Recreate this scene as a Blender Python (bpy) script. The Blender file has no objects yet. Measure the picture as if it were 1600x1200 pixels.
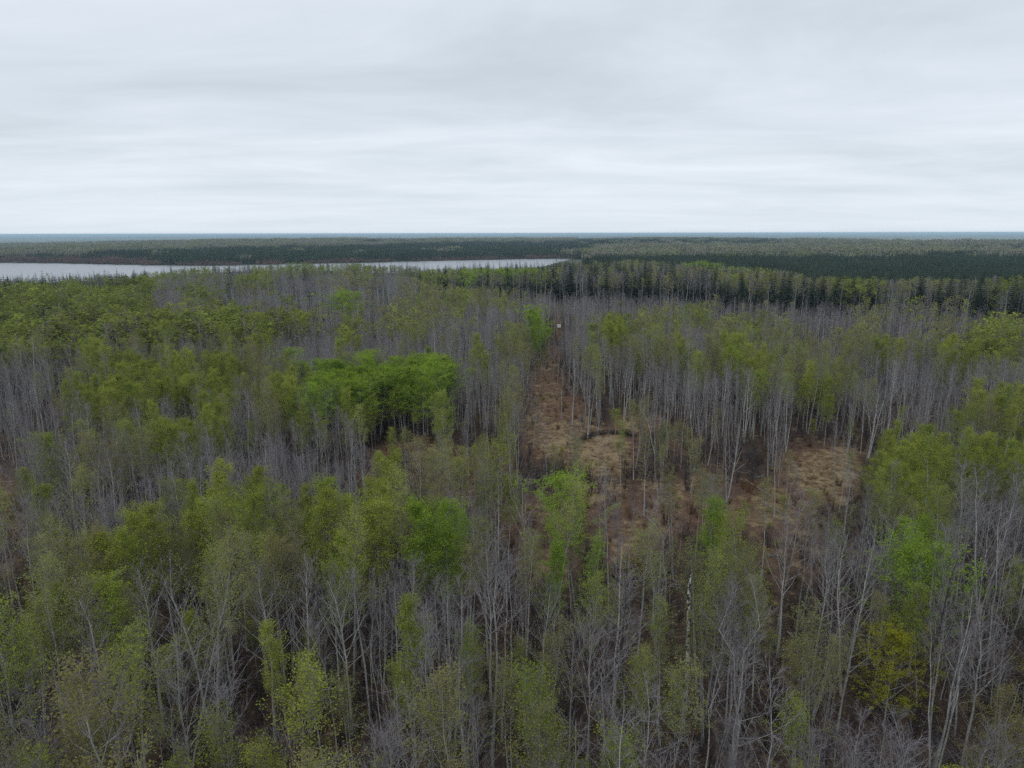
import bpy, math, random
import numpy as np
from mathutils import Matrix, Vector

# ------------------------------------------------------------------ camera, world, sun, exposure
SC = bpy.context.scene
COL = SC.collection
CAM_H, PITCH, ROLL, FPX = 40.0, math.radians(12.45), math.radians(-0.12), 1067.0
Fv = np.array([0, math.cos(PITCH), -math.sin(PITCH)])
R0 = np.array([1.0, 0, 0]); U0 = np.array([0, math.sin(PITCH), math.cos(PITCH)])
Rv = math.cos(ROLL) * R0 + math.sin(ROLL) * U0
Uv = -math.sin(ROLL) * R0 + math.cos(ROLL) * U0
C0 = np.array([0, 0, CAM_H])
cam_d = bpy.data.cameras.new('camera'); cam = bpy.data.objects.new('camera', cam_d); COL.objects.link(cam)
cam_d.sensor_width = 36; cam_d.lens = FPX / 1600 * 36
cam_d.clip_start = 0.5; cam_d.clip_end = 120000
cam.matrix_world = Matrix(((Rv[0], Uv[0], -Fv[0], 0), (Rv[1], Uv[1], -Fv[1], 0), (Rv[2], Uv[2], -Fv[2], CAM_H), (0, 0, 0, 1)))
SC.camera = cam

SUN_EL, SUN_AZ = math.radians(48), math.radians(200)
W = bpy.data.worlds.new('World'); SC.world = W; W.use_nodes = True
nt = W.node_tree; nt.nodes.clear()
def N(nt, t, **kw):
    n = nt.nodes.new(t)
    for k, v in kw.items():
        if k == 'inp':
            for i, x in v.items(): n.inputs[i].default_value = x
        else: setattr(n, k, v)
    return n
def L(nt, a, b): nt.links.new(a, b)
sky = N(nt, 'ShaderNodeTexSky', sky_type='NISHITA', sun_disc=False, sun_elevation=SUN_EL, sun_rotation=SUN_AZ)
bg1 = N(nt, 'ShaderNodeBackground', inp={1: 0.1}); L(nt, sky.outputs[0], bg1.inputs[0])
tc = N(nt, 'ShaderNodeTexCoord'); sep = N(nt, 'ShaderNodeSeparateXYZ'); L(nt, tc.outputs['Generated'], sep.inputs[0])
zc = N(nt, 'ShaderNodeMath', operation='MAXIMUM', inp={1: 0.0}); L(nt, sep.outputs[2], zc.inputs[0])
za = N(nt, 'ShaderNodeMath', operation='ADD', inp={1: 0.075}); L(nt, zc.outputs[0], za.inputs[0])
dx = N(nt, 'ShaderNodeMath', operation='DIVIDE'); L(nt, sep.outputs[0], dx.inputs[0]); L(nt, za.outputs[0], dx.inputs[1])
dy = N(nt, 'ShaderNodeMath', operation='DIVIDE'); L(nt, sep.outputs[1], dy.inputs[0]); L(nt, za.outputs[0], dy.inputs[1])
cb = N(nt, 'ShaderNodeCombineXYZ', inp={2: 3.7}); L(nt, dx.outputs[0], cb.inputs[0]); L(nt, dy.outputs[0], cb.inputs[1])
mp = N(nt, 'ShaderNodeMapping', inp={3: (0.36, 0.62, 1.0), 2: (0, 0, 0.12)}); L(nt, cb.outputs[0], mp.inputs[0])
n1 = N(nt, 'ShaderNodeTexNoise', inp={'Scale': 1.25, 'Detail': 10.0, 'Roughness': 0.58, 'Distortion': 0.35}); L(nt, mp.outputs[0], n1.inputs[0])
cr = N(nt, 'ShaderNodeValToRGB'); L(nt, n1.outputs[0], cr.inputs[0])
e = cr.color_ramp.elements
e[0].position = 0.27; e[0].color = (0.615, 0.680, 0.745, 1)
e[1].position = 0.70; e[1].color = (0.845, 0.905, 0.98, 1)
m = cr.color_ramp.elements.new(0.5); m.color = (0.735, 0.805, 0.878, 1)
# paler cloud base low down over the horizon
hz = N(nt, 'ShaderNodeMapRange', inp={1: 0.0, 2: 0.09, 3: 0.7, 4: 0.0}); L(nt, zc.outputs[0], hz.inputs[0])
mx = N(nt, 'ShaderNodeMix', data_type='RGBA', inp={7: (0.80, 0.885, 0.97, 1)}); L(nt, hz.outputs[0], mx.inputs[0]); L(nt, cr.outputs[0], mx.inputs[6])
bg2 = N(nt, 'ShaderNodeBackground', inp={1: 1.0}); L(nt, mx.outputs[2], bg2.inputs[0])
ms = N(nt, 'ShaderNodeMixShader', inp={0: 0.94}); L(nt, bg1.outputs[0], ms.inputs[1]); L(nt, bg2.outputs[0], ms.inputs[2])
wo = N(nt, 'ShaderNodeOutputWorld'); L(nt, ms.outputs[0], wo.inputs[0])

sun_d = bpy.data.lights.new('sun', 'SUN'); sun_d.energy = 0.6; sun_d.angle = math.radians(35); sun_d.color = (1.0, 0.96, 0.9)
sun = bpy.data.objects.new('sun', sun_d); COL.objects.link(sun)
sd = Vector((math.sin(SUN_AZ) * math.cos(SUN_EL), math.cos(SUN_AZ) * math.cos(SUN_EL), math.sin(SUN_EL)))
sun.rotation_euler = sd.to_track_quat('Z', 'Y').to_euler(); sun.location = (0, -50, 200)

vs = SC.view_settings; vs.view_transform = 'Standard'; vs.look = 'None'; vs.exposure = 0.0; vs.gamma = 1.0; vs.use_curve_mapping = False
SC.render.engine = 'CYCLES'
cy = SC.cycles
cy.max_bounces = 5; cy.diffuse_bounces = 3; cy.glossy_bounces = 2; cy.transmission_bounces = 3; cy.volume_bounces = 1; cy.transparent_max_bounces = 4
cy.use_denoising = False

# ------------------------------------------------------------------ helpers
rng = np.random.default_rng(11)
def project(P):
    v = np.asarray(P, float) - C0
    z = v @ Fv
    z = np.where(np.abs(z) < 1e-6, 1e-6, z)
    return 800 + FPX * (v @ Rv) / z, 600 - FPX * (v @ Uv) / z, z
def ground(px, py, z=0.0):
    d = Fv * FPX + Rv * (px - 800) + Uv * (600 - py)
    t = (z - CAM_H) / d[2]
    return C0 + d * t
def sstep(a, b, x):
    t = np.clip((np.asarray(x, float) - a) / (b - a), 0, 1); return t * t * (3 - 2 * t)
def vnoise(x, y, s=0):
    x = np.asarray(x, float); y = np.asarray(y, float)
    xi = np.floor(x).astype(np.int64); yi = np.floor(y).astype(np.int64); fx = x - xi; fy = y - yi
    fx = fx * fx * (3 - 2 * fx); fy = fy * fy * (3 - 2 * fy)
    def h(a, b):
        n = (a * 374761393 + b * 668265263 + s * 982451653) & 0xFFFFFFFF
        n = ((n ^ (n >> 13)) * 1274126177) & 0xFFFFFFFF
        return ((n ^ (n >> 16)) & 0xFFFF) / 65535.0
    return (h(xi, yi) * (1 - fx) + h(xi + 1, yi) * fx) * (1 - fy) + (h(xi, yi + 1) * (1 - fx) + h(xi + 1, yi + 1) * fx) * fy
def fbm(x, y, s=0, o=4):
    a = 0; w = 0.5; t = 0
    for i in range(o):
        a = a + w * vnoise(x * 2 ** i, y * 2 ** i, s + i * 7); t += w; w *= 0.5
    return a / t

LAKE_Z = -8.0
FAR_SHORE = [(-600, 408), (-300, 409.5), (0, 411), (60, 411.2), (120, 412), (220, 414.2), (300, 415.3), (360, 415), (420, 413.6), (500, 411.8), (570, 410.8), (640, 408.8), (720, 406.8), (800, 405.2), (850, 404.6), (890, 404.6)]
NEAR_SHORE = [(893, 406), (872, 410), (848, 417), (800, 422), (720, 426), (640, 427), (580, 427), (520, 424), (460, 423), (400, 424), (340, 426), (280, 431), (200, 436), (100, 441), (0, 445), (-300, 450), (-600, 452)]
LAKE = np.array([ground(x, y, LAKE_Z)[:2] for x, y in FAR_SHORE + NEAR_SHORE])
def poly_sd(x, y, P):
    """signed distance to a polygon, negative inside"""
    x = np.asarray(x, float); y = np.asarray(y, float)
    d = np.full(x.shape, 1e18); ins = np.zeros(x.shape, bool); n = len(P)
    for i in range(n):
        a = P[i]; b = P[(i + 1) % n]; e_ = b - a
        t = np.clip(((x - a[0]) * e_[0] + (y - a[1]) * e_[1]) / (e_ @ e_), 0, 1)
        d = np.minimum(d, (x - a[0] - t * e_[0]) ** 2 + (y - a[1] - t * e_[1]) ** 2)
        c = ((a[1] > y) != (b[1] > y))
        with np.errstate(divide='ignore', invalid='ignore'):
            xx = (b[0] - a[0]) * (y - a[1]) / (b[1] - a[1]) + a[0]
        ins ^= c & (x < xx)
    return np.where(ins, -1, 1) * np.sqrt(d)
def terrain(x, y):
    x = np.asarray(x, float); y = np.asarray(y, float); D = np.hypot(x, y)
    z = -6.2 * sstep(380, 640, D)
    z = z + (fbm(x / 45, y / 45, 3) - 0.5) * 1.6 * sstep(0, 60, D)
    az = np.degrees(np.arctan2(x, y))
    # the far rise: a plateau edge near three kilometres, the land falls away behind it
    z = z + sstep(1500, 2900, D) * (3.0 + 5.5 * np.exp(-((az - 13) / 8.5) ** 2) + 2.5 * np.exp(-((az + 13) / 9) ** 2) - 11 * sstep(-20, -37, az))
    z = z + (fbm(x / 900, y / 900, 9) - 0.5) * 15 * sstep(1500, 2600, D)
    z = z - sstep(3300, 5600, D) * 18
    z = z + (fbm(x / 2600, y / 2600, 19, 3) - 0.5) * 26 * sstep(5200, 9000, D)
    s = poly_sd(x, y, LAKE)
    bed = LAKE_Z + np.clip(s, -40, 40) * 0.045 + 0.15
    k = 1 - sstep(0, 40, s)
    return np.where(s < 0, np.minimum(bed, LAKE_Z - 0.1), z * (1 - k) + np.maximum(bed, LAKE_Z + 0.1) * k)

def mesh_from(name, verts, faces_list, mats, mat_idx=None, smooth=False):
    """faces_list: list of (array (n,k), material slot)"""
    me = bpy.data.meshes.new(name)
    verts = np.asarray(verts, np.float32)
    me.vertices.add(len(verts)); me.vertices.foreach_set('co', verts.ravel())
    lv = []; ls = []; mi = []; off = 0
    for f, k in faces_list:
        f = np.asarray(f, np.int32)
        if len(f) == 0: continue
        lv.append(f.ravel()); n = f.shape[1]
        ls.append(off + np.arange(len(f), dtype=np.int32) * n); off += f.size
        mi.append(np.full(len(f), k, np.int32))
    lv = np.concatenate(lv); ls = np.concatenate(ls); mi = np.concatenate(mi)
    me.loops.add(len(lv)); me.loops.foreach_set('vertex_index', lv)
    me.polygons.add(len(ls)); me.polygons.foreach_set('loop_start', ls)
    me.polygons.foreach_set('material_index', mi)
    if smooth: me.polygons.foreach_set('use_smooth', np.ones(len(ls), bool))
    for m_ in mats: me.materials.append(m_)
    me.update(calc_edges=True); me.validate()
    return me
def link(name, me, parent=None):
    o = bpy.data.objects.new(name, me); COL.objects.link(o)
    if parent: o.parent = parent
    return o

# ------------------------------------------------------------------ materials
def mat(name): 
    m_ = bpy.data.materials.new(name); m_.use_nodes = True; m_.node_tree.nodes.clear(); return m_, m_.node_tree
def simple(name, c0, c1, rough=0.85, scale=3.0, stretch=(1, 1, 1), per_obj=0.0, translucent=0.0, spec=0.2, c2=None, lo=0.3, hi=0.7):
    m_, t = mat(name)
    tc = N(t, 'ShaderNodeTexCoord'); mp = N(t, 'ShaderNodeMapping', inp={3: stretch}); L(t, tc.outputs['Object'], mp.inputs[0])
    no = N(t, 'ShaderNodeTexNoise', inp={'Scale': scale, 'Detail': 3.0}); L(t, mp.outputs[0], no.inputs[0])
    r = N(t, 'ShaderNodeValToRGB'); L(t, no.outputs[0], r.inputs[0])
    r.color_ramp.elements[0].position = lo; r.color_ramp.elements[0].color = (*c0, 1)
    r.color_ramp.elements[1].position = hi; r.color_ramp.elements[1].color = (*c1, 1)
    out = r.outputs[0]
    if per_obj or c2:
        oi = N(t, 'ShaderNodeObjectInfo')
        if c2:
            mx = N(t, 'ShaderNodeMix', data_type='RGBA', inp={7: (*c2, 1)}); 
            pw = N(t, 'ShaderNodeMath', operation='POWER', inp={1: 1.3}); L(t, oi.outputs['Random'], pw.inputs[0])
            L(t, pw.outputs[0], mx.inputs[0]); L(t, out, mx.inputs[6]); out = mx.outputs[2]
        mr = N(t, 'ShaderNodeMapRange', inp={3: 1 - per_obj, 4: 1 + per_obj})
        ml = N(t, 'ShaderNodeMath', operation='MULTIPLY', inp={1: 7.13}); L(t, oi.outputs['Random'], ml.inputs[0])
        fr = N(t, 'ShaderNodeMath', operation='FRACT'); L(t, ml.outputs[0], fr.inputs[0]); L(t, fr.outputs[0], mr.inputs[0])
        hs = N(t, 'ShaderNodeHueSaturation'); L(t, mr.outputs[0], hs.inputs['Value']); L(t, out, hs.inputs['Color']); out = hs.outputs[0]
    o = N(t, 'ShaderNodeOutputMaterial')
    if translucent:
        d = N(t, 'ShaderNodeBsdfDiffuse'); tr = N(t, 'ShaderNodeBsdfTranslucent'); x = N(t, 'ShaderNodeMixShader', inp={0: translucent})
        L(t, out, d.inputs[0]); L(t, out, tr.inputs[0]); L(t, d.outputs[0], x.inputs[1]); L(t, tr.outputs[0], x.inputs[2]); L(t, x.outputs[0], o.inputs[0])
    else:
        b = N(t, 'ShaderNodeBsdfPrincipled', inp={'Roughness': rough, 'Specular IOR Level': spec}); L(t, out, b.inputs[0]); L(t, b.outputs[0], o.inputs[0])
    return m_
M = {}
M['bark'] = simple('aspen_bark', (0.22, 0.215, 0.21), (0.48, 0.475, 0.455), scale=2.2, stretch=(3, 3, 1), per_obj=0.28, spec=0.1)
M['pale'] = simple('pale_aspen_bark', (0.29, 0.285, 0.275), (0.54, 0.53, 0.51), scale=2.2, stretch=(3, 3, 1), per_obj=0.15, spec=0.1)
M['twig'] = simple('aspen_twig', (0.165, 0.150, 0.158), (0.245, 0.226, 0.235), scale=1.5, per_obj=0.22, spec=0.1)
M['twig_brown'] = simple('brush_twig', (0.10, 0.070, 0.055), (0.17, 0.115, 0.085), scale=2.0, per_obj=0.3, spec=0.1, c2=(0.20, 0.10, 0.045))
M['leaf_yellow'] = simple('young_leaf_yellow_green', (0.300, 0.330, 0.056), (0.395, 0.425, 0.074), scale=1.2, per_obj=0.2, translucent=0.4, c2=(0.255, 0.320, 0.050))
M['leaf_olive'] = simple('young_leaf_olive', (0.245, 0.260, 0.078), (0.325, 0.345, 0.104), scale=1.2, per_obj=0.18, translucent=0.4, c2=(0.26, 0.235, 0.085))
M['leaf_green'] = simple('young_leaf_green', (0.215, 0.325, 0.036), (0.285, 0.415, 0.046), scale=1.2, per_obj=0.16, translucent=0.4, c2=(0.27, 0.37, 0.040))
M['leaf_rust'] = simple('rusty_leaf', (0.20, 0.105, 0.04), (0.27, 0.16, 0.06), scale=1.2, per_obj=0.25, translucent=0.3, c2=(0.16, 0.13, 0.05))
M['needle'] = simple('spruce_needle', (0.016, 0.026, 0.016), (0.034, 0.050, 0.026), scale=2.0, per_obj=0.25, spec=0.15)
M['needle_far'] = simple('bog_spruce_needle', (0.018, 0.030, 0.019), (0.036, 0.053, 0.031), scale=0.3, per_obj=0.25, spec=0.1)
M['bark_dark'] = simple('dark_bark', (0.040, 0.034, 0.030), (0.085, 0.075, 0.068), scale=2.0, stretch=(3, 3, 1), spec=0.1)
M['leaf_far'] = simple('far_leaf_yellow_green', (0.235, 0.275, 0.060), (0.32, 0.365, 0.078), scale=1.2, per_obj=0.22, translucent=0.4, c2=(0.18, 0.22, 0.052))
M['far_grey'] = simple('far_grey_crown', (0.21, 0.20, 0.165), (0.31, 0.295, 0.24), scale=0.25, per_obj=0.12, spec=0.05, c2=(0.22, 0.245, 0.12))
M['far_red'] = simple('far_brown_brush', (0.105, 0.070, 0.062), (0.16, 0.11, 0.09), scale=0.25, per_obj=0.15, spec=0.05)
M['straw'] = simple('dry_straw', (0.27, 0.205, 0.115), (0.42, 0.33, 0.20), scale=2.0, per_obj=0.3, spec=0.1, c2=(0.24, 0.15, 0.085))
M['dead_wood'] = simple('weathered_dead_wood', (0.16, 0.15, 0.14), (0.33, 0.31, 0.29), scale=3.0, stretch=(4, 4, 1), per_obj=0.25, spec=0.1)
# white birch bark with dark bands
m_, t = mat('birch_bark')
tc = N(t, 'ShaderNodeTexCoord'); mp = N(t, 'ShaderNodeMapping', inp={3: (2.2, 2.2, 1.5)}); L(t, tc.outputs['Object'], mp.inputs[0])
no = N(t, 'ShaderNodeTexNoise', inp={'Scale': 1.5, 'Detail': 4.0, 'Roughness': 0.65}); L(t, mp.outputs[0], no.inputs[0])
r = N(t, 'ShaderNodeValToRGB'); L(t, no.outputs[0], r.inputs[0])
r.color_ramp.elements[0].position = 0.46; r.color_ramp.elements[0].color = (0.03, 0.028, 0.027, 1)
r.color_ramp.elements[1].position = 0.56; r.color_ramp.elements[1].color = (0.56, 0.55, 0.53, 1)
b = N(t, 'ShaderNodeBsdfPrincipled', inp={'Roughness': 0.8, 'Specular IOR Level': 0.2}); L(t, r.outputs[0], b.inputs[0])
o = N(t, 'ShaderNodeOutputMaterial'); L(t, b.outputs[0], o.inputs[0]); M['birch'] = m_
M['plastic'] = simple('white_plastic', (0.74, 0.73, 0.70), (0.82, 0.81, 0.79), rough=0.5, spec=0.4)
M['rust'] = simple('rusty_steel', (0.10, 0.06, 0.04), (0.2, 0.12, 0.08), scale=8)

# ground: leaf litter, dry grass where the 'dry' attribute says grass grows, fields, forest floor and a haze-paled plain far off
m_, t = mat('forest_floor')
geo = N(t, 'ShaderNodeNewGeometry')
at = N(t, 'ShaderNodeAttribute', attribute_name='dry'); af = N(t, 'ShaderNodeAttribute', attribute_name='far')
ag = N(t, 'ShaderNodeAttribute', attribute_name='field')
def noise(sc, det=4, rough=0.6):
    mp = N(t, 'ShaderNodeMapping', inp={3: (1, 0.8, 1)}); L(t, geo.outputs['Position'], mp.inputs[0])
    n = N(t, 'ShaderNodeTexNoise', inp={'Scale': sc, 'Detail': det, 'Roughness': rough}); L(t, mp.outputs[0], n.inputs[0]); return n.outputs[0]
def ramp(src, *st):
    r = N(t, 'ShaderNodeValToRGB'); L(t, src, r.inputs[0])
    while len(r.color_ramp.elements) < len(st): r.color_ramp.elements.new(0.5)
    for e_, (p, c) in zip(r.color_ramp.elements, st): e_.position = p; e_.color = (*c, 1)
    return r.outputs[0]
def mixc(f, a, b_):
    x = N(t, 'ShaderNodeMix', data_type='RGBA'); L(t, f, x.inputs[0]); L(t, a, x.inputs[6]); L(t, b_, x.inputs[7]); return x.outputs[2]
litter = ramp(noise(0.9, 6, 0.7), (0.3, (0.036, 0.026, 0.021)), (0.5, (0.066, 0.045, 0.036)), (0.72, (0.125, 0.082, 0.056)))
straw = ramp(noise(1.6, 6, 0.75), (0.3, (0.13, 0.088, 0.052)), (0.5, (0.26, 0.19, 0.11)), (0.7, (0.38, 0.30, 0.18)))
brk = N(t, 'ShaderNodeMath', operation='ADD'); L(t, at.outputs['Fac'], brk.inputs[0])
nb = N(t, 'ShaderNodeMapRange', inp={1: 0.3, 2: 0.7, 3: -0.75, 4: 0.6}); L(t, noise(0.35, 5, 0.65), nb.inputs[0]); L(t, nb.outputs[0], brk.inputs[1])
cl = N(t, 'ShaderNodeMapRange', inp={1: 0.3, 2: 0.75, 3: 0.0, 4: 1.0}); L(t, brk.outputs[0], cl.inputs[0])
near = mixc(cl.outputs[0], litter, straw)
farc = ramp(noise(0.0016, 7, 0.62), (0.36, (0.040, 0.055, 0.040)), (0.5, (0.075, 0.085, 0.06)), (0.62, (0.12, 0.125, 0.085)))
field = ramp(noise(0.01, 3), (0.3, (0.27, 0.25, 0.19)), (0.7, (0.38, 0.35, 0.28)))
ap = N(t, 'ShaderNodeAttribute', attribute_name='plain'); ao = N(t, 'ShaderNodeAttribute', attribute_name='open')
hazed_plain = ramp(noise(0.0009, 5, 0.7), (0.35, (0.09, 0.11, 0.08)), (0.55, (0.20, 0.20, 0.15)), (0.7, (0.30, 0.28, 0.22)))  # distant plain paled in its colour, standing in for brighter haze at the horizon
brush = ramp(noise(0.8, 6, 0.7), (0.3, (0.085, 0.047, 0.033)), (0.5, (0.140, 0.084, 0.057)), (0.72, (0.23, 0.15, 0.097)))
near = mixc(cl.outputs[0], mixc(ao.outputs['Fac'], litter, brush), straw)
c_ = mixc(ag.outputs['Fac'], mixc(af.outputs['Fac'], near, mixc(ap.outputs['Fac'], farc, hazed_plain)), field)
bp = N(t, 'ShaderNodeBump', inp={'Strength': 0.6, 'Distance': 0.25}); L(t, noise(2.2, 6, 0.7), bp.inputs['Height'])
b = N(t, 'ShaderNodeBsdfPrincipled', inp={'Roughness': 0.95, 'Specular IOR Level': 0.05}); L(t, c_, b.inputs[0]); L(t, bp.outputs[0], b.inputs['Normal'])
o = N(t, 'ShaderNodeOutputMaterial'); L(t, b.outputs[0], o.inputs[0]); M['ground'] = m_
# lake water
m_, t = mat('lake_water')
tc = N(t, 'ShaderNodeNewGeometry'); no = N(t, 'ShaderNodeTexNoise', inp={'Scale': 0.25, 'Detail': 4.0}); L(t, tc.outputs['Position'], no.inputs[0])
bp = N(t, 'ShaderNodeBump', inp={'Strength': 0.05, 'Distance': 0.3}); L(t, no.outputs[0], bp.inputs['Height'])
b = N(t, 'ShaderNodeBsdfPrincipled', inp={0: (0.30, 0.31, 0.33, 1), 'Roughness': 0.32, 'IOR': 1.33}); L(t, bp.outputs[0], b.inputs['Normal'])
o = N(t, 'ShaderNodeOutputMaterial'); L(t, b.outputs[0], o.inputs[0]); M['water'] = m_

# ------------------------------------------------------------------ the picture's layout as places on the ground
# clearings: where the forest floor is open (pixel of the ground at its middle, half sizes, how open)
CLEAR = [(872, 500, 6, 40, .6), (862, 560, 17, 22, .8), (855, 602, 34, 28, .88), (870, 640, 58, 26, .95), (870, 690, 62, 42, .85), (945, 705, 62, 44, .95),
         (995, 662, 45, 16, .9), (1060, 700, 30, 18, .6), (1278, 742, 78, 54, .95), (1195, 800, 90, 48, .9), (1030, 800, 140, 46, .85), (970, 850, 60, 45, .9), (840, 830, 72, 60, .8),
         (650, 706, 80, 17, .9), (700, 722, 110, 26, .55), (1100, 760, 60, 30, .6), (600, 740, 60, 30, .5), (12, 840, 36, 95, .9), (1585, 582, 30, 12, .95), (720, 790, 70, 40, .5), (1240, 870, 60, 50, .7), (860, 890, 45, 32, .9), (100, 640, 20, 14, .6), (640, 830, 40, 30, .4)]
DRY = [(905, 660, 40, 12, .6), (840, 655, 22, 14, .6), (960, 755, 26, 16, .7), (1322, 705, 34, 12, .6), (1180, 815, 30, 14, .6), (1320, 790, 24, 22, .6), (1030, 760, 34, 12, .5), (690, 735, 50, 16, .45), (820, 800, 30, 16, .4), (945, 712, 46, 40, 1.0), (872, 688, 52, 34, .75), (850, 570, 22, 14, .55), (1290, 738, 62, 40, .95), (1210, 792, 60, 34, .55), (985, 850, 34, 44, .6), (858, 888, 40, 26, .6),
       (660, 704, 64, 14, .5), (12, 830, 32, 80, .55), (855, 615, 30, 26, .4), (1250, 850, 40, 40, .5), (945, 765, 40, 22, .7), (1060, 770, 60, 30, .4), (995, 662, 40, 14, .55), (1588, 582, 26, 10, .5)]
def ell(px, py, lst, soft=0.35):
    best = np.zeros(np.shape(px))
    for cx, cyy, rx, ry, w in lst:
        q = np.hypot((px - cx) / rx, (py - cyy) / ry)
        best = np.maximum(best, w * (1 - sstep(1 - soft, 1 + soft * 0.6, q)))
    return best
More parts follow.
